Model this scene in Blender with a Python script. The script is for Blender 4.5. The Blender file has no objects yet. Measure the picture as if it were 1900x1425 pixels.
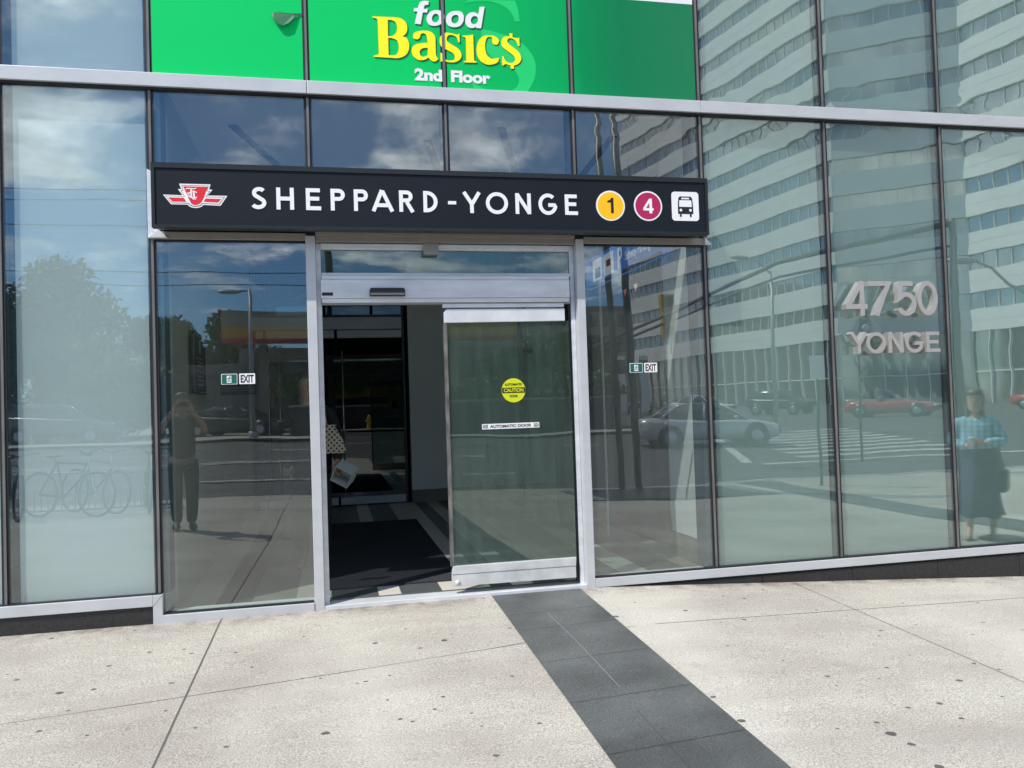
import bpy, bmesh, math, random
from mathutils import Vector, Matrix, Quaternion
R = math.radians
SC = bpy.context.scene
COL = SC.collection
random.seed(7)

# ------------------------------------------------------------ camera
cam_d = bpy.data.cameras.new('camera'); cam = bpy.data.objects.new('camera', cam_d); COL.objects.link(cam)
SC.camera = cam
yaw, pitch, roll = R(12.4077), R(1.47963), R(-1.87510)
fw = Vector((math.sin(yaw)*math.cos(pitch), math.cos(yaw)*math.cos(pitch), math.sin(pitch)))
rt0 = Vector((math.cos(yaw), -math.sin(yaw), 0)); up0 = rt0.cross(fw)
rt = rt0*math.cos(roll) + up0*math.sin(roll); up = -rt0*math.sin(roll) + up0*math.cos(roll)
m = Matrix((rt, up, -fw)).transposed().to_4x4(); m.translation = Vector((0, -6.2, 1.45))
cam.matrix_world = m
cam_d.sensor_width = 36; cam_d.lens = 36*1524/1900; cam_d.clip_end = 3000; cam_d.clip_start = .05

# ------------------------------------------------------------ sun and sky
SUN_TO = Vector((-1.34, -1.0, 2.26)).normalized()
sun_el = math.asin(SUN_TO.z); sun_az = math.atan2(SUN_TO.x, SUN_TO.y)
sd = bpy.data.lights.new('sun', 'SUN'); sd.energy = 4.6; sd.angle = R(.53); sd.color = (1, .955, .88)
so = bpy.data.objects.new('sun', sd); COL.objects.link(so)
so.rotation_mode = 'QUATERNION'; so.rotation_quaternion = SUN_TO.to_track_quat('Z', 'Y'); so.location = (-20, -15, 40)
W = bpy.data.worlds.new('World'); SC.world = W; W.use_nodes = True
nt = W.node_tree; nt.nodes.clear()
def N(t, nt_, **k):
    n = nt_.nodes.new(t)
    for a, b in k.items(): setattr(n, a, b)
    return n
wo = N('ShaderNodeOutputWorld', nt); bg = N('ShaderNodeBackground', nt); bg.inputs[1].default_value = .105
sky = N('ShaderNodeTexSky', nt, sky_type='NISHITA'); sky.sun_disc = False; sky.sun_elevation = sun_el; sky.sun_rotation = sun_az
sky.air_density = 1.0; sky.dust_density = .3; sky.ozone_density = 2.5
tc = N('ShaderNodeTexCoord', nt); sep = N('ShaderNodeSeparateXYZ', nt); nt.links.new(tc.outputs['Generated'], sep.inputs[0])
def wm(op, a, b=None, c=None, clamp=False):
    n = N('ShaderNodeMath', nt, operation=op); n.use_clamp = clamp
    for i, v in enumerate((a, b, c)):
        if v is None: continue
        if isinstance(v, (int, float)): n.inputs[i].default_value = v
        else: nt.links.new(v, n.inputs[i])
    return n.outputs[0]
den = wm('ADD', wm('MAXIMUM', sep.outputs[2], 0), .16)
cx = wm('DIVIDE', sep.outputs[0], den); cy = wm('DIVIDE', sep.outputs[1], den)
cv = N('ShaderNodeCombineXYZ', nt); nt.links.new(cx, cv.inputs[0]); nt.links.new(cy, cv.inputs[1]); cv.inputs[2].default_value = 3.4
def wn(scale, detail, rough, dist=0.0, off=(0, 0, 0)):
    mp = N('ShaderNodeMapping', nt); nt.links.new(cv.outputs[0], mp.inputs[0]); mp.inputs['Location'].default_value = off
    n = N('ShaderNodeTexNoise', nt); nt.links.new(mp.outputs[0], n.inputs['Vector'])
    n.inputs['Scale'].default_value = scale; n.inputs['Detail'].default_value = detail; n.inputs['Roughness'].default_value = rough; n.inputs['Distortion'].default_value = dist
    return n.outputs[0]
CL_OFF = (2.15, .35, 0)
big = wn(1.5, 11, .64, .3, CL_OFF)
mr = N('ShaderNodeMapRange', nt, interpolation_type='SMOOTHSTEP'); nt.links.new(big, mr.inputs[0])
mr.inputs[1].default_value = .47; mr.inputs[2].default_value = .64
cov = mr.outputs[0]
shade = wn(4.5, 8, .65, .2, (5, 1, 0))
mr2 = N('ShaderNodeMapRange', nt); nt.links.new(shade, mr2.inputs[0]); mr2.inputs[1].default_value = .3; mr2.inputs[2].default_value = .7
mr2.inputs[3].default_value = .28; mr2.inputs[4].default_value = 1.0
cc = N('ShaderNodeMix', nt, data_type='RGBA', blend_type='MULTIPLY'); cc.inputs[0].default_value = 1
cc.inputs[6].default_value = (24, 25.5, 27, 1)
nt.links.new(mr2.outputs[0], cc.inputs[7])
mx = N('ShaderNodeMix', nt, data_type='RGBA'); nt.links.new(cov, mx.inputs[0]); skm = N('ShaderNodeMix', nt, data_type='RGBA', blend_type='MULTIPLY'); skm.inputs[0].default_value = 1; nt.links.new(sky.outputs[0], skm.inputs[6]); skm.inputs[7].default_value = (.66, 1.0, 1.34, 1); nt.links.new(skm.outputs[2], mx.inputs[6]); nt.links.new(cc.outputs[2], mx.inputs[7])
nt.links.new(mx.outputs[2], bg.inputs[0]); nt.links.new(bg.outputs[0], wo.inputs[0])
vs = SC.view_settings; SC.display_settings.display_device = 'sRGB'
vs.view_transform = 'Standard'; vs.look = 'None'; vs.gamma = 1; vs.exposure = .12

# ------------------------------------------------------------ materials
def newmat(name):
    mt = bpy.data.materials.new(name); mt.use_nodes = True; t = mt.node_tree; t.nodes.clear()
    o = N('ShaderNodeOutputMaterial', t); return mt, t, o
def hx(c): return (c[0], c[1], c[2], 1)
def mat(name, col, rough=.5, metal=0, var=.06, vs_=8, bump=0, bs=60, coat=0, spec=.5, col2=None, stretch=(1, 1, 1), streak=0):
    mt, t, o = newmat(name); b = N('ShaderNodeBsdfPrincipled', t)
    t.links.new(b.outputs[0], o.inputs[0])
    tcn = N('ShaderNodeTexCoord', t); mp = N('ShaderNodeMapping', t); t.links.new(tcn.outputs['Object'], mp.inputs[0]); mp.inputs['Scale'].default_value = stretch
    n = N('ShaderNodeTexNoise', t); t.links.new(mp.outputs[0], n.inputs['Vector']); n.inputs['Scale'].default_value = vs_; n.inputs['Detail'].default_value = 6; n.inputs['Roughness'].default_value = .6
    rp = N('ShaderNodeMapRange', t); t.links.new(n.outputs[0], rp.inputs[0]); rp.inputs[1].default_value = .3; rp.inputs[2].default_value = .7
    mxn = N('ShaderNodeMix', t, data_type='RGBA'); t.links.new(rp.outputs[0], mxn.inputs[0])
    if col2 is None:
        a = tuple(max(0, c*(1-var)) for c in col); bb = tuple(min(1, c*(1+var)) for c in col)
    else: a, bb = col, col2
    mxn.inputs[6].default_value = hx(a); mxn.inputs[7].default_value = hx(bb)
    t.links.new(mxn.outputs[2], b.inputs['Base Color'])
    b.inputs['Roughness'].default_value = rough; b.inputs['Metallic'].default_value = metal
    b.inputs['Coat Weight'].default_value = coat; b.inputs['Specular IOR Level'].default_value = spec
    if bump:
        n2 = N('ShaderNodeTexNoise', t); t.links.new(mp.outputs[0], n2.inputs['Vector']); n2.inputs['Scale'].default_value = bs; n2.inputs['Detail'].default_value = 3
        bp = N('ShaderNodeBump', t); bp.inputs['Strength'].default_value = bump; bp.inputs['Distance'].default_value = .01
        t.links.new(n2.outputs[0], bp.inputs['Height']); t.links.new(bp.outputs[0], b.inputs['Normal'])
    return mt
def glassmat(name, fac, tint, eps=.0022, gcol=(1, 1, 1), fres=.45, rough=0.0, veil=0, dcol=(.45, .52, .48)):
    mt, t, o = newmat(name)
    mix = N('ShaderNodeMixShader', t); tr = N('ShaderNodeBsdfTransparent', t); gl = N('ShaderNodeBsdfGlossy', t)
    tr.inputs[0].default_value = hx(tint); gl.inputs[0].default_value = hx(gcol); gl.inputs['Roughness'].default_value = rough
    fr = N('ShaderNodeFresnel', t); fr.inputs[0].default_value = 1.5
    ma = N('ShaderNodeMath', t, operation='MULTIPLY_ADD'); ma.use_clamp = True
    t.links.new(fr.outputs[0], ma.inputs[0]); ma.inputs[1].default_value = fres; ma.inputs[2].default_value = fac
    t.links.new(ma.outputs[0], mix.inputs[0]); t.links.new(tr.outputs[0], mix.inputs[1]); t.links.new(gl.outputs[0], mix.inputs[2])
    ge = N('ShaderNodeNewGeometry', t); mp = N('ShaderNodeMapping', t); t.links.new(ge.outputs['Position'], mp.inputs[0]); mp.inputs['Scale'].default_value = (.9, 1, 1.9)
    n = N('ShaderNodeTexNoise', t); t.links.new(mp.outputs[0], n.inputs['Vector']); n.inputs['Scale'].default_value = 1.6; n.inputs['Detail'].default_value = 1.5
    s1 = N('ShaderNodeVectorMath', t, operation='SUBTRACT'); t.links.new(n.outputs['Color'], s1.inputs[0]); s1.inputs[1].default_value = (.5, .5, .5)
    s2 = N('ShaderNodeVectorMath', t, operation='SCALE'); t.links.new(s1.outputs[0], s2.inputs[0]); s2.inputs['Scale'].default_value = eps*2
    # roller wave of tempered glass, strongest next to the head bar (z about 3.84)
    sp = N('ShaderNodeSeparateXYZ', t); t.links.new(ge.outputs['Position'], sp.inputs[0])
    d1 = N('ShaderNodeMath', t, operation='SUBTRACT'); t.links.new(sp.outputs[2], d1.inputs[0]); d1.inputs[1].default_value = 3.84
    d2 = N('ShaderNodeMath', t, operation='ABSOLUTE'); t.links.new(d1.outputs[0], d2.inputs[0])
    d3 = N('ShaderNodeMapRange', t); t.links.new(d2.outputs[0], d3.inputs[0]); d3.inputs[1].default_value = .02; d3.inputs[2].default_value = .35; d3.inputs[3].default_value = .016; d3.inputs[4].default_value = .0008
    n3 = N('ShaderNodeTexNoise', t); mp3 = N('ShaderNodeMapping', t); t.links.new(ge.outputs['Position'], mp3.inputs[0]); mp3.inputs['Scale'].default_value = (2.6, 1, 7)
    t.links.new(mp3.outputs[0], n3.inputs['Vector']); n3.inputs['Scale'].default_value = 1.7; n3.inputs['Detail'].default_value = .5
    s3 = N('ShaderNodeVectorMath', t, operation='SUBTRACT'); t.links.new(n3.outputs['Color'], s3.inputs[0]); s3.inputs[1].default_value = (.5, .5, .5)
    s4 = N('ShaderNodeVectorMath', t, operation='SCALE'); t.links.new(s3.outputs[0], s4.inputs[0]); t.links.new(d3.outputs[0], s4.inputs['Scale'])
    ad = N('ShaderNodeVectorMath', t, operation='ADD'); t.links.new(s2.outputs[0], ad.inputs[0]); t.links.new(s4.outputs[0], ad.inputs[1])
    ad2 = N('ShaderNodeVectorMath', t, operation='ADD'); t.links.new(ad.outputs[0], ad2.inputs[0]); t.links.new(ge.outputs['Normal'], ad2.inputs[1])
    nn = N('ShaderNodeVectorMath', t, operation='NORMALIZE'); t.links.new(ad2.outputs[0], nn.inputs[0])
    t.links.new(nn.outputs[0], gl.inputs['Normal'])
    if veil:
        df_ = N('ShaderNodeBsdfDiffuse', t); df_.inputs[0].default_value = hx(dcol); mxd = N('ShaderNodeMixShader', t)  # streaky pale diffuse veil mixed over the glass
        nd_ = N('ShaderNodeTexNoise', t); mpd = N('ShaderNodeMapping', t); t.links.new(ge.outputs['Position'], mpd.inputs[0]); mpd.inputs['Scale'].default_value = (7, 1, .8); t.links.new(mpd.outputs[0], nd_.inputs['Vector']); nd_.inputs['Scale'].default_value = 2.5; nd_.inputs['Detail'].default_value = 5
        md_ = N('ShaderNodeMapRange', t); t.links.new(nd_.outputs[0], md_.inputs[0]); md_.inputs[1].default_value = .3; md_.inputs[2].default_value = .75; md_.inputs[3].default_value = veil*.7; md_.inputs[4].default_value = veil*1.4
        t.links.new(md_.outputs[0], mxd.inputs[0]); t.links.new(mix.outputs[0], mxd.inputs[1]); t.links.new(df_.outputs[0], mxd.inputs[2]); t.links.new(mxd.outputs[0], o.inputs[0])
    else: t.links.new(mix.outputs[0], o.inputs[0])
    return mt

M = {}
M['glass'] = glassmat('clear_glass', .085, (.93, .97, .96), veil=.012)
M['frost_glass'] = glassmat('spandrel_glass', .128, (.90, .94, .93), veil=.008, gcol=(.93, 1, .97))
M['frost_glass_l'] = glassmat('spandrel_glass_left', .090, (.90, .94, .93), veil=.008, gcol=(.95, 1, 1))
M['glass_veiled'] = glassmat('clear_glass_veiled', .09, (.93, .97, .96), veil=.05)  # stronger pale veil, added so the hall behind it reads lighter
M['door_glass'] = glassmat('door_glass', .078, (.66, .80, .74), eps=.003, veil=.075, dcol=(.32, .44, .37))
M['inner_glass'] = glassmat('inner_glass', .05, (.35, .42, .42), eps=.0008)
M['backing'] = mat('backing_panel', (.76, .80, .81), .8, var=.03, vs_=1.2)
M['backing_r'] = mat('backing_panel_right', (.43, .52, .49), .8, var=.03, vs_=1.2)
M['alu'] = mat('anodised_aluminium', (.50, .51, .53), .42, .2, vs_=2, col2=(.58, .59, .605), stretch=(1.6, 1, 3), bump=.04, bs=40)
M['alu_dirty'] = mat('worn_aluminium', (.58, .60, .62), .40, .25, vs_=4, bump=.05, bs=30, col2=(.76, .78, .80), stretch=(.6, 1, 3))
M['alu_warm'] = mat('soffit_aluminium', (.30, .285, .265), .45, .2, var=.06)
M['bead'] = mat('mullion_bead', (.11, .107, .105), .4, .3, vs_=5, col2=(.24, .23, .22), stretch=(1, 1, .4))
M['gasket'] = mat('black_gasket', (.010, .011, .014), .6, var=.1)
M['reveal'] = mat('teal_reveal', (.05, .09, .12), .5, var=.08)
M['granite_black'] = mat('black_granite', (.012, .013, .014), .42, vs_=38, col2=(.035, .034, .033))
M['sign_black'] = mat('sign_black', (.0050, .0085, .0145), .55, var=.12, vs_=2, spec=.28)
M['sign_frame'] = mat('sign_frame_black', (.010, .013, .014), .38, var=.1)
M['white'] = mat('white_vinyl', (.82, .82, .82), .5, var=.02)
M['red'] = mat('sign_red', (.72, .012, .028), .5, var=.03)
M['yellow'] = mat('sign_yellow', (1.0, .52, .002), .5, var=.02)
M['magenta'] = mat('sign_magenta', (.42, .010, .09), .5, var=.02)
M['black'] = mat('plain_black', (.010, .010, .012), .4, var=.05)
M['fbyellow'] = mat('banner_yellow', (1.0, .88, .0), .5, var=.02)
M['shadowgreen'] = mat('banner_shadow_green', (.0, .07, .025), .5, var=.02)
M['lightgreen'] = mat('banner_light_green', (.0, .60, .145), .5, var=.02)
M['steel'] = mat('brushed_steel', (.54, .50, .48), .42, .55, var=.05, vs_=20)
M['steel_side'] = mat('polished_steel', (.60, .58, .54), .18, .62, var=.03)
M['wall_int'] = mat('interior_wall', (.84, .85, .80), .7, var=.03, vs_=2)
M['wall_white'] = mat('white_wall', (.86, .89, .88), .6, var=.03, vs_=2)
M['base'] = mat('base_tile', (.22, .21, .17), .5, var=.08, vs_=5, stretch=(1, 1, 8))
M['tile_a'] = mat('floor_tile_light', (.62, .59, .52), .35, var=.06, vs_=4)
M['tile_b'] = mat('floor_tile_dark', (.085, .095, .095), .35, var=.08, vs_=4)
M['tile_c'] = mat('floor_tile_mid', (.30, .29, .26), .35, var=.08, vs_=4)
M['mat_rug'] = mat('entrance_mat', (.010, .012, .018), .95, vs_=120, bump=.5, bs=300, col2=(.045, .048, .06))
M['ceil'] = mat('ceiling_white', (.88, .88, .87), .8, var=.02)
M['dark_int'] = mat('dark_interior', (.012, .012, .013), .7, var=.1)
M['column'] = mat('dark_column', (.03, .032, .036), .4, var=.1)
M['blue_sign'] = mat('blue_sign', (.012, .075, .25), .5, var=.03)
M['caution'] = mat('caution_yellow', (.62, .68, .01), .45, var=.02)
M['exit_green'] = mat('exit_green', (.005, .11, .09), .5, var=.03)
M['fabric_black'] = mat('black_fabric', (.012, .012, .014), .9, var=.2, vs_=30)
M['skin'] = mat('skin', (.50, .30, .22), .5, var=.08, vs_=14)
M['skin_dark'] = mat('skin_tan', (.36, .21, .14), .5, var=.08, vs_=14)
M['hair_dark'] = mat('dark_hair', (.022, .016, .012), .5, vs_=60, col2=(.05, .035, .025), stretch=(1, 1, .2))
M['hair_grey'] = mat('greying_hair', (.06, .04, .028), .5, vs_=60, col2=(.16, .11, .08), stretch=(1, 1, .2))
M['tee'] = mat('charcoal_tee', (.012, .013, .015), .9, var=.15, bump=.3, bs=14)
M['trousers'] = mat('dark_trousers', (.011, .012, .015), .9, var=.15, bump=.3, bs=12)
M['navy'] = mat('navy_skirt', (.008, .011, .050), .85, var=.2, vs_=5, bump=.35, bs=9)
M['leather'] = mat('tan_leather', (.30, .19, .12), .5, var=.1)
M['black_leather'] = mat('black_leather', (.014, .013, .013), .45, var=.1)
M['asphalt'] = mat('asphalt', (.060, .060, .062), .85, vs_=1.3, col2=(.105, .104, .102), bump=.3, bs=90)
M['paint'] = mat('road_paint', (.24, .24, .23), .7, vs_=5, col2=(.66, .66, .63))
M['kerb'] = mat('kerb_concrete', (.34, .33, .31), .85, var=.1, vs_=5)
M['far_walk'] = mat('far_sidewalk', (.36, .35, .32), .85, var=.08, vs_=2)
M['grate'] = mat('vent_grate', (.035, .037, .04), .6, var=.15, vs_=20)
M['bark'] = mat('bark', (.07, .05, .035), .9, var=.2, vs_=10, bump=.5, bs=20)
M['leaf1'] = mat('leaves_green', (.035, .085, .018), .6, vs_=1.6, col2=(.095, .16, .035))
M['leaf2'] = mat('leaves_dark', (.018, .050, .014), .6, vs_=1.6, col2=(.05, .10, .03))
M['leaf3'] = mat('leaves_bright', (.06, .13, .02), .6, vs_=1.6, col2=(.13, .20, .05))
M['tower_white'] = mat('tower_precast', (.74, .74, .70), .7, var=.05, vs_=.4)
M['tower_glass'] = mat('tower_window_glass', (.30, .275, .25), .08, .85, vs_=.6, col2=(.58, .52, .47), stretch=(1, 1, .35), bump=.25, bs=.5)
M['beige'] = mat('beige_precast', (.33, .28, .22), .8, var=.06, vs_=.5)
M['stone_grey'] = mat('grey_block', (.30, .29, .27), .85, var=.06, vs_=1)
M['gas_white'] = mat('gas_canopy_white', (.30, .28, .22), .5, var=.04)
M['gas_yellow'] = mat('gas_canopy_yellow', (.52, .28, .02), .5, var=.04)
M['gas_red'] = mat('gas_canopy_red', (.40, .02, .015), .5, var=.04)
M['dark_win'] = mat('dark_window', (.015, .018, .022), .15, var=.3, vs_=2, spec=.8)
M['rubber'] = mat('tyre_rubber', (.015, .015, .016), .8, var=.1)
M['rim'] = mat('wheel_rim', (.45, .46, .48), .25, .8, var=.05)
M['carglass'] = mat('car_glass', (.02, .025, .03), .06, var=.1, spec=.9)
M['lamp_clear'] = mat('headlamp', (.75, .76, .78), .12, .3, var=.03)
M['lamp_red'] = mat('tail_lamp', (.35, .01, .01), .2, var=.05)
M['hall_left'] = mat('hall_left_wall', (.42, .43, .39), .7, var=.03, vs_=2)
M['galv_dark'] = mat('dark_painted_pole', (.10, .105, .105), .5, .2, var=.08)
M['galv'] = mat('galvanised_pole', (.36, .37, .38), .5, .4, var=.08)
M['signal_yellow'] = mat('signal_yellow', (.62, .34, .03), .5, var=.05)
M['chrome'] = mat('chrome', (.7, .7, .7), .15, 1, var=.02)
M['hydrant'] = mat('hydrant_yellow', (.60, .42, .04), .5, var=.1)
for k, c in dict(silver=(.50, .51, .52), white=(.72, .72, .71), black=(.012, .012, .014), grey=(.12, .125, .13), red=(.42, .012, .014), blue=(.03, .05, .10)).items():
    M['car_'+k] = mat('car_paint_'+k, c, .25, .15, var=.02, coat=.8)

def plaid():
    mt, t, o = newmat('blue_plaid_shirt'); b = N('ShaderNodeBsdfPrincipled', t); t.links.new(b.outputs[0], o.inputs[0]); b.inputs['Roughness'].default_value = .9
    tcn = N('ShaderNodeTexCoord', t)
    def wv(d, s):
        w = N('ShaderNodeTexWave', t, wave_type='BANDS', bands_direction=d); t.links.new(tcn.outputs['Object'], w.inputs[0]); w.inputs['Scale'].default_value = s; w.inputs['Distortion'].default_value = .6; return w.outputs[1]
    a = N('ShaderNodeMix', t, data_type='RGBA'); t.links.new(wv('X', 5), a.inputs[0]); a.inputs[6].default_value = (.42, .60, .68, 1); a.inputs[7].default_value = (.14, .34, .46, 1)
    c = N('ShaderNodeMix', t, data_type='RGBA', blend_type='MULTIPLY'); c.inputs[0].default_value = .6; t.links.new(a.outputs[2], c.inputs[6])
    c2 = N('ShaderNodeMix', t, data_type='RGBA'); t.links.new(wv('Z', 6), c2.inputs[0]); c2.inputs[6].default_value = (1, 1, 1, 1); c2.inputs[7].default_value = (.45, .65, .75, 1)
    t.links.new(c2.outputs[2], c.inputs[7]); t.links.new(c.outputs[2], b.inputs['Base Color']); return mt
M['plaid'] = plaid()
def dots():
    mt, t, o = newmat('polka_dot_cloth'); b = N('ShaderNodeBsdfPrincipled', t); t.links.new(b.outputs[0], o.inputs[0]); b.inputs['Roughness'].default_value = .9
    tcn = N('ShaderNodeTexCoord', t); mp = N('ShaderNodeMapping', t); t.links.new(tcn.outputs['Object'], mp.inputs[0]); mp.inputs['Scale'].default_value = (30, .01, 30); mp.inputs['Rotation'].default_value = (0, .7, 0)
    v = N('ShaderNodeTexVoronoi', t); t.links.new(mp.outputs[0], v.inputs['Vector']); v.inputs['Randomness'].default_value = 0; v.inputs['Scale'].default_value = 1
    mth = N('ShaderNodeMath', t, operation='LESS_THAN'); t.links.new(v.outputs['Distance'], mth.inputs[0]); mth.inputs[1].default_value = .28
    a = N('ShaderNodeMix', t, data_type='RGBA'); t.links.new(mth.outputs[0], a.inputs[0]); a.inputs[6].default_value = (.36, .31, .25, 1); a.inputs[7].default_value = (.02, .015, .012, 1)
    t.links.new(a.outputs[2], b.inputs['Base Color']); return mt
M['dots'] = dots()

def banner_green():
    mt, t, o = newmat('green_banner'); b = N('ShaderNodeBsdfPrincipled', t); t.links.new(b.outputs[0], o.inputs[0]); b.inputs['Roughness'].default_value = .6; b.inputs['Specular IOR Level'].default_value = .12
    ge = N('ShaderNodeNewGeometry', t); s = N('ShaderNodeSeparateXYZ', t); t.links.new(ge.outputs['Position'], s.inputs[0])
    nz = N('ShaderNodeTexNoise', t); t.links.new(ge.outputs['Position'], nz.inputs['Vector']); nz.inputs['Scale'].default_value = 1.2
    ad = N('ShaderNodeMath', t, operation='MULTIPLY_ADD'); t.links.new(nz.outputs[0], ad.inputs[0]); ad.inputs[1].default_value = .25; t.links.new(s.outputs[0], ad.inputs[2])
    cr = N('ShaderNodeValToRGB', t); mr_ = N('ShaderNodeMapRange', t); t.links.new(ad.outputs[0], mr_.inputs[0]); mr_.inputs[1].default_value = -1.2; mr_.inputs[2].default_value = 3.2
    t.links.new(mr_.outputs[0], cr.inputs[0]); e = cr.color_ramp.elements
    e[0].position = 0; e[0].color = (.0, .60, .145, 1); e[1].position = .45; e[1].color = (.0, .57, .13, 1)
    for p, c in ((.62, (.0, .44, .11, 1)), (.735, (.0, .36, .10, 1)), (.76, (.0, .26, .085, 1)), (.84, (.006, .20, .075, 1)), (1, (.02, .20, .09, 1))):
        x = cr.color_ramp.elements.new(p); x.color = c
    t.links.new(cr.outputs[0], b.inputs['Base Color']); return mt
M['banner'] = banner_green()

def concrete():
    mt, t, o = newmat('exposed_aggregate'); b = N('ShaderNodeBsdfPrincipled', t); t.links.new(b.outputs[0], o.inputs[0]); b.inputs['Roughness'].default_value = .8; b.inputs['Specular IOR Level'].default_value = .3
    tcn = N('ShaderNodeTexCoord', t); P = tcn.outputs['Object']
    def noise(sc, det, ro, st=(1, 1, 1)):
        mp = N('ShaderNodeMapping', t); t.links.new(P, mp.inputs[0]); mp.inputs['Scale'].default_value = st
        n = N('ShaderNodeTexNoise', t); t.links.new(mp.outputs[0], n.inputs['Vector']); n.inputs['Scale'].default_value = sc; n.inputs['Detail'].default_value = det; n.inputs['Roughness'].default_value = ro; return n.outputs[0]
    def mrg(v, a, bb, c, d):
        n = N('ShaderNodeMapRange', t); t.links.new(v, n.inputs[0])
        for i, q in enumerate((a, bb, c, d)): n.inputs[i+1].default_value = q
        return n.outputs[0]
    def mixc(f, a, bb, bt='MIX'):
        n = N('ShaderNodeMix', t, data_type='RGBA', blend_type=bt)
        for i, q in ((0, f), (6, a), (7, bb)):
            if isinstance(q, (int, float)): n.inputs[i].default_value = q
            elif isinstance(q, tuple): n.inputs[i].default_value = hx(q)
            else: t.links.new(q, n.inputs[i])
        return n.outputs[2]
    fine = mrg(noise(120, 4, .75), .36, .64, 0, 1)
    c = mixc(fine, (.205, .192, .170), (.61, .585, .530))
    vo = N('ShaderNodeTexVoronoi', t); t.links.new(P, vo.inputs['Vector']); vo.inputs['Scale'].default_value = 75
    st = mrg(vo.outputs['Distance'], .0, .32, 1, 0)
    wn_ = N('ShaderNodeTexWhiteNoise', t); t.links.new(vo.outputs['Position'], wn_.inputs[0])
    st2 = N('ShaderNodeMath', t, operation='MULTIPLY'); t.links.new(st, st2.inputs[0]); t.links.new(mrg(wn_.outputs[0], .5, 1, 0, 1), st2.inputs[1])
    c = mixc(st2.outputs[0], c, (.20, .18, .16))
    patch = mrg(noise(.8, 6, .62, (.8, 1.3, 1)), .36, .60, 0, 1)
    c = mixc(patch, mixc(1.0, c, (.82, .785, .765), 'MULTIPLY'), mixc(1.0, c, (1.06, 1.05, 1.02), 'MULTIPLY'))
    strk = mrg(noise(1.0, 5, .65, (.45, 4, 1)), .45, .70, 0, .5)
    c = mixc(strk, c, (.33, .29, .265))
    wash = mrg(noise(.5, 3, .5, (1.4, .45, 1)), .56, .72, 0, .3)
    c = mixc(wash, c, (.64, .62, .56))
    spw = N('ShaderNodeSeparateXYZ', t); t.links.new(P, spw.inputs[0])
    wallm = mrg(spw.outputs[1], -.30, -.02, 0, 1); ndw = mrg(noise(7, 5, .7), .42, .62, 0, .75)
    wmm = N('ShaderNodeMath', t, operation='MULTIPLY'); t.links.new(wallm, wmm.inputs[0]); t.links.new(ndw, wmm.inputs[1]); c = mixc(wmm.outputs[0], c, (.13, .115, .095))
    blot = mrg(noise(1.9, 6, .7), .60, .72, 0, .35); c = mixc(blot, c, (.24, .215, .19))
    # old chewing gum spots
    for sc, th, dens, dark in ((2.4, .060, .0, .045), (4.1, .070, .12, .055), (7, .095, .40, .08)):
        v = N('ShaderNodeTexVoronoi', t); mp = N('ShaderNodeMapping', t); t.links.new(P, mp.inputs[0]); mp.inputs['Location'].default_value = (sc, 1.7*sc, 0); mp.inputs['Scale'].default_value = (1, 1.15, .0)
        nd = N('ShaderNodeVectorMath', t, operation='MULTIPLY_ADD'); nn_ = N('ShaderNodeTexNoise', t); t.links.new(P, nn_.inputs['Vector']); nn_.inputs['Scale'].default_value = 35
        t.links.new(nn_.outputs['Color'], nd.inputs[0]); nd.inputs[1].default_value = (.02, .02, 0); t.links.new(mp.outputs[0], nd.inputs[2])
        t.links.new(nd.outputs[0], v.inputs['Vector']); v.inputs['Scale'].default_value = sc
        w2 = N('ShaderNodeTexWhiteNoise', t); t.links.new(v.outputs['Position'], w2.inputs[0])
        g = N('ShaderNodeMath', t, operation='GREATER_THAN'); t.links.new(w2.outputs[0], g.inputs[0]); g.inputs[1].default_value = dens
        rad = mrg(w2.outputs[0], dens, 1, th*.45, th*1.3)
        l = N('ShaderNodeMath', t, operation='LESS_THAN'); t.links.new(v.outputs['Distance'], l.inputs[0]); t.links.new(rad, l.inputs[1])
        mm = N('ShaderNodeMath', t, operation='MULTIPLY'); t.links.new(g.outputs[0], mm.inputs[0]); t.links.new(l.outputs[0], mm.inputs[1])
        m3 = N('ShaderNodeMath', t, operation='MULTIPLY'); t.links.new(mm.outputs[0], m3.inputs[0]); m3.inputs[1].default_value = .88
        c = mixc(m3.outputs[0], c, (dark, dark*.97, dark*.95))
    t.links.new(c, b.inputs['Base Color'])
    bp = N('ShaderNodeBump', t); bp.inputs['Strength'].default_value = .35; bp.inputs['Distance'].default_value = .004; t.links.new(fine, bp.inputs['Height']); t.links.new(bp.outputs[0], b.inputs['Normal'])
    return mt
M['concrete'] = concrete()
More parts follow.
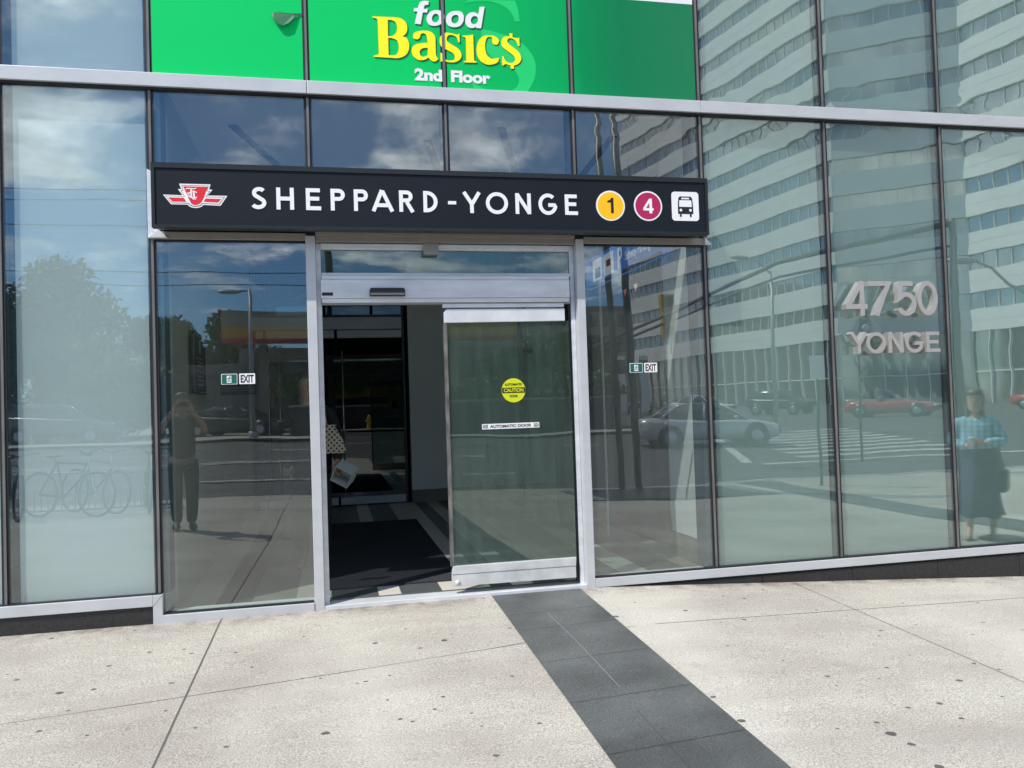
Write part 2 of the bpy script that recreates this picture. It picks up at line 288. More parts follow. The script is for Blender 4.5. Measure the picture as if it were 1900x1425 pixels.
def granite():
    mt, t, o = newmat('grey_granite'); b = N('ShaderNodeBsdfPrincipled', t); t.links.new(b.outputs[0], o.inputs[0]); b.inputs['Roughness'].default_value = .55
    tcn = N('ShaderNodeTexCoord', t)
    n = N('ShaderNodeTexNoise', t); t.links.new(tcn.outputs['Object'], n.inputs['Vector']); n.inputs['Scale'].default_value = 220; n.inputs['Detail'].default_value = 3; n.inputs['Roughness'].default_value = .7
    r = N('ShaderNodeValToRGB', t); t.links.new(n.outputs[0], r.inputs[0]); e = r.color_ramp.elements; e[0].position = .36; e[0].color = (.028, .031, .031, 1); e[1].position = .66; e[1].color = (.155, .163, .160, 1)
    n2 = N('ShaderNodeTexNoise', t); t.links.new(tcn.outputs['Object'], n2.inputs['Vector']); n2.inputs['Scale'].default_value = 1.7; n2.inputs['Detail'].default_value = 6
    m2 = N('ShaderNodeMapRange', t); t.links.new(n2.outputs[0], m2.inputs[0]); m2.inputs[1].default_value = .35; m2.inputs[2].default_value = .65; m2.inputs[3].default_value = .68; m2.inputs[4].default_value = 1.3
    mm = N('ShaderNodeMix', t, data_type='RGBA', blend_type='MULTIPLY'); mm.inputs[0].default_value = 1; t.links.new(r.outputs[0], mm.inputs[6]); t.links.new(m2.outputs[0], mm.inputs[7])
    t.links.new(mm.outputs[2], b.inputs['Base Color']); return mt
M['granite'] = granite()
FB={'B':[[(0.377,4.419,1),(0.535,4.423,1),(0.585,4.419,0),(0.623,4.394,0),(0.637,4.352,0),(0.628,4.308,0),(0.598,4.279,1),(0.630,4.269,0),(0.648,4.223,0),(0.641,4.172,0),(0.615,4.134,0),(0.569,4.112,0),(0.526,4.109,1),(0.378,4.109,1),(0.378,4.119,1),(0.404,4.127,0),(0.417,4.137,1),(0.415,4.391,1),(0.405,4.404,0),(0.377,4.409,1)],[(0.491,4.400,1),(0.515,4.400,1),(0.548,4.386,0),(0.560,4.347,0),(0.550,4.303,0),(0.524,4.280,0),(0.489,4.274,1)],[(0.490,4.262,1),(0.517,4.261,1),(0.555,4.246,0),(0.568,4.203,0),(0.559,4.153,0),(0.534,4.131,0),(0.490,4.129,1)]],
'a':[[(0.678,4.283,0),(0.688,4.312,0),(0.724,4.329,0),(0.782,4.336,0),(0.825,4.325,0),(0.849,4.290,0),(0.849,4.236,0),(0.850,4.163,0),(0.855,4.142,0),(0.867,4.122,1),(0.847,4.103,0),(0.818,4.103,0),(0.791,4.129,1),(0.761,4.109,0),(0.718,4.105,0),(0.679,4.128,0),(0.665,4.170,0),(0.678,4.210,0),(0.721,4.233,0),(0.788,4.243,1),(0.787,4.268,1),(0.781,4.300,0),(0.760,4.315,0),(0.738,4.305,0),(0.731,4.282,0),(0.712,4.265,0),(0.687,4.267,0)],[(0.789,4.203,1),(0.749,4.197,0),(0.727,4.174,0),(0.732,4.141,0),(0.754,4.132,0),(0.787,4.148,1)]],
's':[[(1.036,4.330,1),(1.038,4.262,1),(1.027,4.261,1),(1.015,4.297,0),(0.987,4.314,0),(0.954,4.312,0),(0.938,4.292,0),(0.942,4.263,0),(0.981,4.237,0),(1.027,4.210,0),(1.048,4.171,0),(1.040,4.134,0),(1.006,4.108,0),(0.962,4.101,0),(0.926,4.106,0),(0.908,4.114,1),(0.893,4.104,1),(0.884,4.103,1),(0.885,4.169,1),(0.896,4.172,1),(0.905,4.141,0),(0.934,4.117,0),(0.963,4.115,0),(0.988,4.124,0),(0.996,4.150,0),(0.979,4.175,0),(0.936,4.197,0),(0.893,4.220,0),(0.882,4.259,0),(0.888,4.296,0),(0.918,4.326,0),(0.955,4.331,0),(0.998,4.324,0),(1.023,4.320,1)]],
'i':[[(1.064,4.319,1),(1.085,4.318,0),(1.145,4.329,1),(1.146,4.130,1),(1.153,4.121,0),(1.164,4.120,1),(1.163,4.110,1),(1.064,4.107,1),(1.064,4.116,1),(1.078,4.120,0),(1.085,4.130,1),(1.086,4.291,1),(1.078,4.305,0),(1.063,4.308,1)]],
'c':[[(1.345,4.304,0),(1.346,4.282,0),(1.331,4.262,0),(1.305,4.264,0),(1.294,4.282,0),(1.295,4.312,0),(1.277,4.320,0),(1.255,4.313,0),(1.239,4.275,0),(1.237,4.223,0),(1.250,4.173,0),(1.286,4.149,0),(1.324,4.155,0),(1.345,4.158,1),(1.330,4.122,0),(1.285,4.103,0),(1.240,4.102,0),(1.197,4.125,0),(1.172,4.168,0),(1.169,4.227,0),(1.187,4.286,0),(1.225,4.322,0),(1.270,4.332,0),(1.314,4.328,0)]],
'dol':[[(1.433,4.358,1),(1.457,4.359,1),(1.458,4.330,1),(1.486,4.324,0),(1.511,4.329,1),(1.513,4.263,1),(1.499,4.262,1),(1.485,4.298,0),(1.456,4.318,0),(1.426,4.317,0),(1.414,4.294,0),(1.432,4.269,0),(1.476,4.238,0),(1.512,4.203,0),(1.522,4.159,0),(1.498,4.121,0),(1.460,4.104,1),(1.462,4.080,1),(1.435,4.079,1),(1.434,4.104,1),(1.412,4.109,0),(1.393,4.115,1),(1.378,4.101,1),(1.367,4.101,1),(1.370,4.173,1),(1.380,4.173,1),(1.398,4.137,0),(1.427,4.124,0),(1.457,4.130,0),(1.473,4.157,0),(1.459,4.185,0),(1.415,4.216,0),(1.375,4.247,0),(1.365,4.283,0),(1.381,4.321,0),(1.412,4.334,0),(1.434,4.332,1)]],
'f':[[(0.694,4.385,1),(0.740,4.382,1),(0.759,4.476,1),(0.793,4.477,1),(0.798,4.507,1),(0.767,4.504,1),(0.773,4.528,0),(0.788,4.536,0),(0.802,4.536,1),(0.809,4.566,1),(0.774,4.568,0),(0.742,4.555,0),(0.727,4.525,0),(0.722,4.506,1),(0.694,4.506,1),(0.688,4.480,1),(0.718,4.479,1)]],
'o1':[[(0.857,4.500,0),(0.902,4.497,0),(0.925,4.463,0),(0.918,4.426,0),(0.899,4.397,0),(0.851,4.378,0),(0.805,4.384,0),(0.786,4.420,0),(0.796,4.461,0),(0.822,4.488,0)],[(0.859,4.473,0),(0.879,4.463,0),(0.884,4.438,0),(0.870,4.413,0),(0.850,4.404,0),(0.832,4.415,0),(0.828,4.439,0),(0.839,4.462,0)]],
'o2':[[(1.011,4.505,0),(1.055,4.503,0),(1.076,4.470,0),(1.071,4.429,0),(1.044,4.391,0),(1.000,4.377,0),(0.956,4.385,0),(0.936,4.420,0),(0.943,4.464,0),(0.974,4.495,0)],[(1.014,4.475,0),(1.033,4.467,0),(1.035,4.441,0),(1.021,4.416,0),(1.002,4.406,0),(0.983,4.416,0),(0.978,4.441,0),(0.989,4.464,0)]],
'd':[[(1.203,4.552,1),(1.242,4.554,1),(1.209,4.383,1),(1.167,4.383,1),(1.169,4.395,1),(1.146,4.381,0),(1.110,4.384,0),(1.087,4.415,0),(1.091,4.460,0),(1.117,4.495,0),(1.158,4.506,0),(1.190,4.492,1)],[(1.160,4.476,0),(1.179,4.471,0),(1.187,4.452,0),(1.177,4.425,0),(1.154,4.411,0),(1.136,4.419,0),(1.130,4.440,0),(1.140,4.465,0)]],
'S1':[[(1.489,4.625,1),(1.509,4.552,0),(1.521,4.460,1),(1.483,4.455,1),(1.448,4.533,0),(1.375,4.580,0),(1.294,4.600,0),(1.227,4.598,0),(1.160,4.590,0),(1.086,4.573,1),(1.109,4.597,1)]],
'S2':[[(1.212,4.380,1),(1.338,4.359,0),(1.449,4.325,0),(1.560,4.266,0),(1.625,4.173,0),(1.638,4.084,0),(1.619,3.994,0),(1.562,3.902,0),(1.501,3.855,0),(1.463,3.849,1),(1.358,3.855,0),(1.247,3.864,0),(1.138,3.895,1),(1.125,3.960,1),(1.212,3.914,0),(1.322,3.886,0),(1.412,3.894,0),(1.481,3.942,0),(1.498,4.002,0),(1.470,4.060,0),(1.389,4.107,0),(1.294,4.153,0),(1.237,4.223,0),(1.209,4.288,1)]],
}
TTC={'white':[(-1.0910,2.9690),(-0.9650,2.9670),(-0.9940,3.0100),(-0.9720,3.0090),(-0.9850,3.0470),(-0.7800,3.0470),(-0.7910,3.0120),(-0.7690,3.0090),(-0.8010,2.9690),(-0.6710,2.9690),(-0.7180,2.8990),(-0.8290,2.9030),(-0.8440,2.8890),(-0.8640,2.8820),(-0.8840,2.8800),(-0.9060,2.8830),(-0.9240,2.8920),(-0.9330,2.9030),(-1.0400,2.9030)],
'edge':[(-1.0770,2.9620),(-0.9540,2.9600),(-0.9770,3.0020),(-0.9620,3.0010),(-0.9710,3.0380),(-0.7930,3.0370),(-0.8050,3.0020),(-0.7850,3.0000),(-0.8100,2.9600),(-0.6870,2.9610),(-0.7240,2.9080),(-0.8340,2.9120),(-0.8480,2.8970),(-0.8660,2.8910),(-0.8840,2.8890),(-0.9020,2.8910),(-0.9180,2.8990),(-0.9280,2.9110),(-1.0350,2.9110)],
'white2':[(-1.0720,2.9590),(-0.9500,2.9570),(-0.9710,2.9990),(-0.9580,2.9980),(-0.9660,3.0340),(-0.7970,3.0340),(-0.8090,2.9990),(-0.7900,2.9970),(-0.8140,2.9570),(-0.6930,2.9570),(-0.7270,2.9110),(-0.8360,2.9150),(-0.8510,2.9010),(-0.8670,2.8950),(-0.8840,2.8930),(-0.9000,2.8950),(-0.9150,2.9030),(-0.9250,2.9150),(-1.0330,2.9140)],
'shield':[(-0.9590,3.0290),(-0.8000,3.0290),(-0.8250,2.9540),(-0.8420,2.9200),(-0.8560,2.9090),(-0.8720,2.9010),(-0.8850,2.9000),(-0.8990,2.9030),(-0.9110,2.9120),(-0.9260,2.9480)],
'wl':[(-1.0560,2.9500),(-0.9560,2.9490),(-0.9410,2.9210),(-1.0310,2.9220)],
'wr':[(-0.8140,2.9470),(-0.7100,2.9460),(-0.7340,2.9210),(-0.8290,2.9240)],
}
# ------------------------------------------------------------ helpers
def tag(o, label=None, cat=None, group=None, kind=None):
    if label: o['label'] = label
    if cat: o['category'] = cat
    if group: o['group'] = group
    if kind: o['kind'] = kind
    return o
def link(o, parent=None):
    COL.objects.link(o)
    if parent is not None: o.parent = parent
    return o
def empty(name, loc=(0, 0, 0), rz=0, label=None, cat=None, group=None):
    o = bpy.data.objects.new(name, None); link(o); o.location = loc; o.rotation_euler = (0, 0, rz); o.empty_display_size = .1
    return tag(o, label, cat, group)
def copy_tree(o, parent=None):
    c = o.copy(); COL.objects.link(c)
    if parent is not None: c.parent = parent
    for ch in list(o.children): copy_tree(ch, c)
    return c
class MB:
    def __init__(s): s.v = []; s.f = []; s.mi = []; s.cur = 0; s.smooth = []
    def add(s, vs, fs, sm=False):
        n = len(s.v); s.v += [tuple(v) for v in vs]
        for f in fs: s.f.append([i+n for i in f]); s.mi.append(s.cur); s.smooth.append(sm)
    def box(s, x0, x1, y0, y1, z0, z1):
        vs = [(x, y, z) for x in (x0, x1) for y in (y0, y1) for z in (z0, z1)]
        s.add(vs, [(0, 1, 3, 2), (4, 6, 7, 5), (0, 4, 5, 1), (2, 3, 7, 6), (0, 2, 6, 4), (1, 5, 7, 3)])
    def obox(s, c, sx, sy, sz, rot=None):
        c = Vector(c); vs = []
        for x in (-sx/2, sx/2):
            for y in (-sy/2, sy/2):
                for z in (-sz/2, sz/2):
                    p = Vector((x, y, z)); p = (rot @ p) if rot is not None else p; vs.append(c+p)
        s.add(vs, [(0, 1, 3, 2), (4, 6, 7, 5), (0, 4, 5, 1), (2, 3, 7, 6), (0, 2, 6, 4), (1, 5, 7, 3)])
    def tube(s, pts, r, n=8, closed=False, cap=True):
        pts = [Vector(p) for p in pts]; L = len(pts); rings = []; prev = None
        for i, p in enumerate(pts):
            a = pts[(i-1) % L] if (i > 0 or closed) else p; b = pts[(i+1) % L] if (i < L-1 or closed) else p
            d = (b-a).normalized() if (b-a).length > 1e-9 else Vector((0, 0, 1))
            if prev is None:
                u = d.orthogonal().normalized()
            else:
                u = prev - d*prev.dot(d); u = u.normalized() if u.length > 1e-6 else d.orthogonal().normalized()
            prev = u; w = d.cross(u); rr = r[i] if isinstance(r, (list, tuple)) else r
            rings.append([p+(u*math.cos(2*math.pi*k/n)+w*math.sin(2*math.pi*k/n))*rr for k in range(n)])
        vs = [q for ring in rings for q in ring]; fs = []
        for i in range(L if closed else L-1):
            j = (i+1) % L
            for k in range(n): fs.append((i*n+k, i*n+(k+1) % n, j*n+(k+1) % n, j*n+k))
        if cap and not closed: fs.append(tuple(range(n))[::-1]); fs.append(tuple((L-1)*n+k for k in range(n)))
        s.add(vs, fs, True)
    def cyl(s, a, b, r, n=16, r2=None): s.tube([a, b], [r, r if r2 is None else r2], n)
    def lathe(s, prof, c=(0, 0, 0), n=16):
        c = Vector(c); vs = [c+Vector((r*math.cos(2*math.pi*k/n), r*math.sin(2*math.pi*k/n), z)) for r, z in prof for k in range(n)]; fs = []
        for i in range(len(prof)-1):
            for k in range(n): fs.append((i*n+k, i*n+(k+1) % n, (i+1)*n+(k+1) % n, (i+1)*n+k))
        s.add(vs, fs, True)
    def ellipsoid(s, c, rx, ry, rz, nu=14, nv=9, rot=None):
        c = Vector(c); vs = []; fs = []
        for i in range(nv+1):
            th = math.pi*i/nv
            for k in range(nu):
                p = Vector((rx*math.sin(th)*math.cos(2*math.pi*k/nu), ry*math.sin(th)*math.sin(2*math.pi*k/nu), rz*math.cos(th)))
                if rot is not None: p = rot @ p
                vs.append(c+p)
        for i in range(nv):
            for k in range(nu): fs.append((i*nu+k, (i+1)*nu+k, (i+1)*nu+(k+1) % nu, i*nu+(k+1) % nu))
        s.add(vs, fs, True)
    def prism(s, poly, y0, y1):   # polygon in XZ extruded along y
        n = len(poly); vs = [(x, y0, z) for x, z in poly]+[(x, y1, z) for x, z in poly]
        fs = [tuple(range(n)), tuple(range(2*n-1, n-1, -1))]+[(i, i+n, (i+1) % n+n, (i+1) % n) for i in range(n)]
        s.add(vs, fs)
    def loft(s, rings, closed_ring=True, cap=True, sm=True):
        n = len(rings[0]); vs = [p for r_ in rings for p in r_]; fs = []
        for i in range(len(rings)-1):
            for k in range(n if closed_ring else n-1): fs.append((i*n+k, i*n+(k+1) % n, (i+1)*n+(k+1) % n, (i+1)*n+k))
        if cap and closed_ring: fs.append(tuple(range(n))[::-1]); fs.append(tuple((len(rings)-1)*n+k for k in range(n)))
        s.add(vs, fs, sm)
    def build(s, name, mats, parent=None, loc=None):
        me = bpy.data.meshes.new(name); me.from_pydata(s.v, [], s.f)
        if not isinstance(mats, (list, tuple)): mats = [mats]
        for m_ in mats: me.materials.append(m_)
        for p, i, sm in zip(me.polygons, s.mi, s.smooth): p.material_index = i; p.use_smooth = sm
        bm = bmesh.new(); bm.from_mesh(me); bmesh.ops.recalc_face_normals(bm, faces=bm.faces); bm.to_mesh(me); bm.free()
        o = bpy.data.objects.new(name, me); link(o, parent)
        if loc is not None: o.location = loc
        return o
def bevelled(o, w=.004, seg=2):
    bm = bmesh.new(); bm.from_mesh(o.data)
    es = [e for e in bm.edges if len(e.link_faces) == 2 and e.calc_face_angle(0) > R(30)]
    bmesh.ops.bevel(bm, geom=es, offset=w, segments=seg, affect='EDGES', profile=.5)
    bm.to_mesh(o.data); bm.free(); return o
def box(name, m_, x0, x1, y0, y1, z0, z1, parent=None, bev=0):
    b = MB(); b.box(x0, x1, y0, y1, z0, z1); o = b.build(name, m_, parent)
    if bev: bevelled(o, bev)
    return o
# flat lettering: outlines or strokes in the facade's x-z plane, extruded along y
def curve_mesh(contours, depth):
    cu = bpy.data.curves.new('tmp', 'CURVE'); cu.dimensions = '2D'; cu.fill_mode = 'BOTH'; cu.extrude = depth/2
    for c in contours:
        sp = cu.splines.new('POLY'); sp.points.add(len(c)-1)
        for p, q in zip(sp.points, c): p.co = (q[0], q[1], 0, 1)
        sp.use_cyclic_u = True
    ob = bpy.data.objects.new('tmp', cu); COL.objects.link(ob); dg = bpy.context.evaluated_depsgraph_get()
    me = bpy.data.meshes.new_from_object(ob.evaluated_get(dg)); bpy.data.objects.remove(ob); bpy.data.curves.remove(cu)
    vs = [tuple(v.co) for v in me.vertices]; fs = [tuple(p.vertices) for p in me.polygons]; bpy.data.meshes.remove(me); return vs, fs
def add_contours(b, contours, yf, depth):   # front face at y=yf, going to yf+depth
    vs, fs = curve_mesh(contours, depth)
    b.add([(x, yf+depth/2-z, y) for x, y, z in vs], fs)
def smooth_path(pts, sub=5):
    n = len(pts); out = []
    for i in range(n):
        p1, p2 = pts[i], pts[(i+1) % n]
        if p1[2] and p2[2]: out.append((p1[0], p1[1])); continue
        p0 = pts[i-1] if not p1[2] else p1; p3 = pts[(i+2) % n] if not p2[2] else p2
        for k in range(sub):
            t = k/sub; q = []
            for a in (0, 1): q.append(.5*((2*p1[a])+(-p0[a]+p2[a])*t+(2*p0[a]-5*p1[a]+4*p2[a]-p3[a])*t*t+(-p0[a]+3*p1[a]-3*p2[a]+p3[a])*t**3))
            out.append(tuple(q))
    return out
def ribbon(pts, w, closed=False):
    P = []
    for p in pts:
        if not P or (Vector(p)-P[-1]).length > 1e-4: P.append(Vector(p))
    n = len(P); L = []; Rr = []
    for i in range(n):
        a = P[i-1] if (i > 0 or closed) else None; b = P[(i+1) % n] if (i < n-1 or closed) else None
        d1 = (P[i]-a).normalized() if a is not None else None; d2 = (b-P[i]).normalized() if b is not None else None
        if d1 is None: d1 = d2
        if d2 is None: d2 = d1
        n1 = Vector((-d1.y, d1.x)); n2 = Vector((-d2.y, d2.x)); mth = n1+n2
        if mth.length < 1e-6: mth = n1
        mth.normalize(); k = 1/max(.35, mth.dot(n1)); L.append(P[i]+mth*w/2*k); Rr.append(P[i]-mth*w/2*k)
    if closed: return [[tuple(p) for p in L], [tuple(p) for p in Rr]]
    return [[tuple(p) for p in L]+[tuple(p) for p in reversed(Rr)]]
def arc(cx, cy, rx, ry, a0, a1, n=24): return [(cx+rx*math.cos(R(a0+(a1-a0)*i/n)), cy+ry*math.sin(R(a0+(a1-a0)*i/n))) for i in range(n+1)]
def text_vf(s, depth, bold=0.0):
    cu = bpy.data.curves.new('t', 'FONT'); cu.body = s; cu.size = 1; cu.extrude = depth/2; cu.offset = bold; cu.align_x = 'LEFT'
    ob = bpy.data.objects.new('t', cu); COL.objects.link(ob); dg = bpy.context.evaluated_depsgraph_get()
    me = bpy.data.meshes.new_from_object(ob.evaluated_get(dg)); bpy.data.objects.remove(ob); bpy.data.curves.remove(cu)
    vs = [tuple(v.co) for v in me.vertices]; fs = [tuple(p.vertices) for p in me.polygons]; bpy.data.meshes.remove(me); return vs, fs
def add_text(b, s, x0, x1, z0, z1, yf, depth=.002, bold=0.0):
    vs, fs = text_vf(s, 1.0, bold)
    ax = [v[0] for v in vs]; ay = [v[1] for v in vs]; mx_, nx = max(ax), min(ax); my, ny = max(ay), min(ay)
    b.add([(x0+(x-nx)/(mx_-nx)*(x1-x0), yf+depth*(.5-z), z0+(y-ny)/(my-ny)*(z1-z0)) for x, y, z in vs], fs)
# ------------------------------------------------------------ ground
def lerp(x, xs, ys):
    if x <= xs[0]: return ys[0]
    for i in range(len(xs)-1):
        if x <= xs[i+1]: return ys[i]+(ys[i+1]-ys[i])*(x-xs[i])/(xs[i+1]-xs[i])
    return ys[-1]
def gz(x, y):
    a = min(max(0, -y), 4); return lerp(x, (2, 6, 12), (.01, -.21, -.30))-a*lerp(x, (-2, 1, 4, 12), (.015, .045, .03, .01))
def rz(x, y):
    a = -y
    if a < 9.6: return gz(x, y)
    return gz(x, -9.6)-.13+.62*min(1, (a-9.6)/15.4)+.15*min(1, max(0, (a-32)/40))
def sheet(name, xs, ys, zf, m_, dz=0, parent=None):
    b = MB(); n = len(ys)
    b.add([(x, y, zf(x, y)+dz) for x in xs for y in ys], [(i*n+j, (i+1)*n+j, (i+1)*n+j+1, i*n+j+1) for i in range(len(xs)-1) for j in range(n-1)], True)
    return b.build(name, m_, parent)
def fr(a, b, st):
    n = max(1, int(round(abs(b-a)/st))); return [a+(b-a)*i/n for i in range(n+1)]
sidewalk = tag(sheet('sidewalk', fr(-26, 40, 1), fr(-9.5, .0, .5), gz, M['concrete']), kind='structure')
far = [-600, -300, -150, -80, -50]+fr(-40, 40, 4)+[50, 80, 150, 300, 600]
road = tag(sheet('road', far, [-900, -300, -150, -80, -60, -50, -45, -40, -36, -32]+fr(-28, -9.6, 1.3), rz, M['asphalt']), kind='structure')
# kerb line: real step of 0.13
b = MB()
for x0 in range(-26, 40, 2):
    x1 = x0+2; z0, z1 = gz(x0, -9.5), gz(x1, -9.5)
    b.add([(x0, -9.5, z0), (x1, -9.5, z1), (x1, -9.66, z1), (x0, -9.66, z0), (x0, -9.66, z0-.2), (x1, -9.66, z1-.2)], [(0, 1, 2, 3), (3, 2, 5, 4)])
tag(b.build('kerb', M['kerb']), kind='structure')
# dark stone bands that cross the pavement toward the building
def band(x0, x1, y0, y1, name='stone_band'):
    o = tag(sheet(name, [x0, x1], fr(y0, y1, .25), gz, M['granite'], .004), kind='structure'); return o
b1 = band(1.145, 1.845, -9.5, -.03); band(8.15, 8.95, -9.5, -.4)
def strip(b, pts, w, dz):
    for (xa, ya), (xb, yb) in zip(pts[:-1], pts[1:]):
        n = max(1, int(math.hypot(xb-xa, yb-ya)/.25)); d = Vector((xb-xa, yb-ya)).normalized(); nn = Vector((-d.y, d.x))*w/2
        for i in range(n):
            p = Vector((xa, ya))+Vector((xb-xa, yb-ya))*i/n; q = Vector((xa, ya))+Vector((xb-xa, yb-ya))*(i+1)/n
            vs = [(v.x, v.y, gz(v.x, v.y)+dz) for v in (p-nn, q-nn, q+nn, p+nn)]; b.add(vs, [(0, 1, 2, 3)])
b = MB()
strip(b, [(-.80, -.05), (-.765, -9.5)], .011, .0015); strip(b, [(3.66, -.05), (3.64, -9.5)], .005, .0015); strip(b, [(6.2, -.3), (6.2, -9.5)], .006, .0015)
strip(b, [(-3.2, -.05), (-3.15, -9.5)], .009, .0015)
strip(b, [(-4.2, -2.2), (-1.62, -1.71), (-.38, -1.46), (1.145, -1.14)], .0055, .0015); strip(b, [(1.845, -1.04), (3.88, -.86), (8, -.45)], .0055, .0015)
strip(b, [(-4, -4.4), (1.14, -4.4)], .006, .0015); strip(b, [(1.86, -4.4), (8, -4.4)], .006, .0015)
tag(b.build('paving_joints', mat('joint_dark', (.10, .09, .08), .9)), kind='structure')
b = MB()
for y in (-.57, -.92, -1.52, -2.12, -2.70, -3.3, -3.9, -4.5): strip(b, [(1.15, y), (1.84, y+.05)], .0032, .0058)
strip(b, [(1.44, -2.3), (1.45, -9)], .002, .0058)
tag(b.build('band_joints', mat('band_joint', (.034, .036, .037), .8)), kind='structure')
b = MB(); strip(b, [(1.435, -.60), (1.455, -1.3), (1.458, -2.0)], .0028, .0072)
tag(b.build('band_scratch', mat('chalk_line', (.30, .31, .31), .8)), kind='structure')

# ------------------------------------------------------------ the building
MX = [-4.36, -3.27, -2.183, -1.212, -.118, .909, 1.928, 3.012, 4.152, 5.293, 6.435, 7.58, 8.72]
bld = empty('station_building', (0, 0, 0), 0, 'glass fronted corner building with aluminium mullions and pale green panels around the sliding entrance door', 'building')
def pane(x0, x1, z0, z1, kind='clear'):
    m_ = {'clear': M['glass'], 'frost': M['frost_glass_l'] if x0 < 0 else M['frost_glass']}[kind]
    w = box('window', m_, x0+.018, x1-.018, 0, .010, z0, z1, bld)
    if kind == 'frost':
        box('backing_panel', M['backing'] if x0 < 0 else M['backing_r'], x0+.070, x1-.045, .058, .075, z0-.03, z1+.0, w)
        box('reveal', M['reveal'], x0+.004, x1-.004, .080, .10, z0-.05, z1+.05, w)
    return w
for i in range(len(MX)-1):
    a, c = MX[i], MX[i+1]
    pane(a, c, 3.889, 6.0, 'frost')
    if c < -1.2 or a > 3.0: pane(a, c, .21 if c < -1.2 else .079, 3.791, 'frost')
    else: pane(a, c, 3.02, 3.791, 'clear')
pane(-1.205, -.142, .066, 2.705); w2_ = pane(1.954, 3.012, .086, 2.705); w2_.data.materials[0] = M['glass_veiled']
def mullion(x, z0, z1, deep=True, inner=True):
    b = MB(); b.cur = 1; b.box(x-.025, x-.0085, -.002, .012, z0, z1); b.box(x+.0085, x+.025, -.002, .012, z0, z1)
    b.cur = 0; b.box(x-.0084, x+.0084, -.010, .013, z0, z1)
    if inner: b.cur = 2; b.box(x-.030, x+.030, .0135, .055, z0, z1)
    return b.build('mullion', [M['bead'], M['gasket'], M['reveal']], bld)
for x in MX:
    mullion(x, 3.889, 6.0)
    if x < -1.0 or x > 3.0: mullion(x, .21 if x < -1.3 else (.212 if x < 0 else .079), 3.791)
    else: mullion(x, 3.17, 3.791)
# head bar across the front
b = MB()
b.box(-4.4, -.1215, -.05, .02, 3.791, 3.889); b.box(-.1185, 3.0105, -.05, .02, 3.791, 3.889); b.box(3.0135, 8.8, -.05, .02, 3.791, 3.889)
hb = b.build('transom_bar', M['alu'], bld); bevelled(hb, .004)
box('gasket', M['gasket'], -4.4, 8.8, -.030, .015, 3.777, 3.790, hb)
# sills
b = MB(); b.box(-4.4, -1.2515, -.045, .02, .133, .2095)
bevelled(b.build('sill', M['alu'], bld), .003)
b = MB(); b.prism([(-1.2505, -.03), (-1.2505, .2095), (-1.187, .2095), (-1.187, .0675), (-.160, .0675), (-.160, -.03)], -.0455, .02)
bevelled(b.build('sill', M['alu'], bld), .003)
b = MB(); b.box(1.971, 8.8, -.045, .02, .009, .078); bevelled(b.build('sill', M['alu'], bld), .003)
box('sill_gasket', M['gasket'], -4.4, -1.2, -.03, .012, .2097, .216, bld); box('sill_gasket', M['gasket'], 1.98, 8.8, -.03, .012, .0785, .088, bld); box('sill_gasket', M['gasket'], -1.18, -.165, -.03, .012, .0677, .078, bld)
b = MB(); b.prism([(-1.2500, .1325), (-1.2480, .1325), (-1.1875, .2085), (-1.1895, .2085)], -.0468, -.0458); b.build('mitre_joint', M['gasket'], bld)
# granite plinths with joints
b = MB()
for x0, x1 in ((-4.4, -3.605), (-3.6, -2.405), (-2.4, -1.2555)): b.box(x0, x1, -.028, .02, -.25, .127)
b.build('plinth', M['granite_black'], bld)
b = MB()
for x0, x1 in ((2.45, 3.395), (3.4, 4.225), (4.23, 5.055), (5.06, 5.885), (5.89, 6.715), (6.72, 8.8)): b.box(x0, x1, -.028, .02, -.6, -.012)
b.build('plinth', M['granite_black'], bld)
box('plinth_gap', M['gasket'], 1.99, 8.8, -.018, .02, -.0115, .0085, bld); box('plinth_gap', M['gasket'], -4.4, -1.256, -.018, .02, .1275, .1325, bld)
# frame under the sign and door jambs
b = MB(); b.box(-1.205, -.153, -.03, .02, 2.706, 2.760); b.box(-.0865, 1.9015, -.03, .02, 2.742, 2.775); b.box(-.0865, 1.9015, -.022, .02, 2.700, 2.7415); b.box(1.973, 3.02, -.03, .02, 2.706, 2.760)
bevelled(b.build('head_frame', M['alu_warm'], bld), .003)
box('head_gasket', M['gasket'], -1.19, -.16, -.02, .012, 2.694, 2.7055, bld); box('head_gasket', M['gasket'], 1.975, 3.0, -.02, .012, 2.694, 2.7055, bld)
# silver cover pieces at the sign's two ends
b = MB(); b.prism([(-1.235, 2.712), (-1.165, 2.712), (-1.165, 3.17), (-1.235, 3.205)], -.03, .0); b.prism([(-1.233, 2.712), (-1.10, 2.712), (-1.165, 2.775)], -.05, -.031)
bevelled(b.build('sign_end_cover', M['alu_dirty'], bld), .002)
b = MB(); b.prism([(3.0, 2.706), (3.055, 2.706), (3.0, 2.77)], -.05, -.012); bevelled(b.build('sign_end_cover', M['alu_dirty'], bld), .002)
for x0, x1 in ((-.1585, -.0885), (1.905, 1.970)): box('jamb', M['alu'], x0, x1, -.038, .10, -.02 if x0 < 0 else -.0, 2.741, bld, .003)
frm = MB(); frm.box(-.0885, -.052, .03, .10, .03, 2.700); frm.box(1.868, 1.904, .03, .10, .03, 2.700); frm.box(-.052, 1.868, .02, .10, 2.652, 2.698); frm.box(-.052, 1.868, .02, .10, 2.452, 2.478)
df = bevelled(frm.build('door_frame', M['alu_dirty'], bld), .003)
box('gasket', M['gasket'], 1.848, 1.8675, .045, .08, .05, 2.245, df)
w = box('window', M['door_glass'], -.05, 1.866, .05, .06, 2.478, 2.652, bld)
bevelled(box('drip_channel', M['alu_dirty'], -.05, 1.866, .0, .0195, 2.668, 2.692, bld), .002)
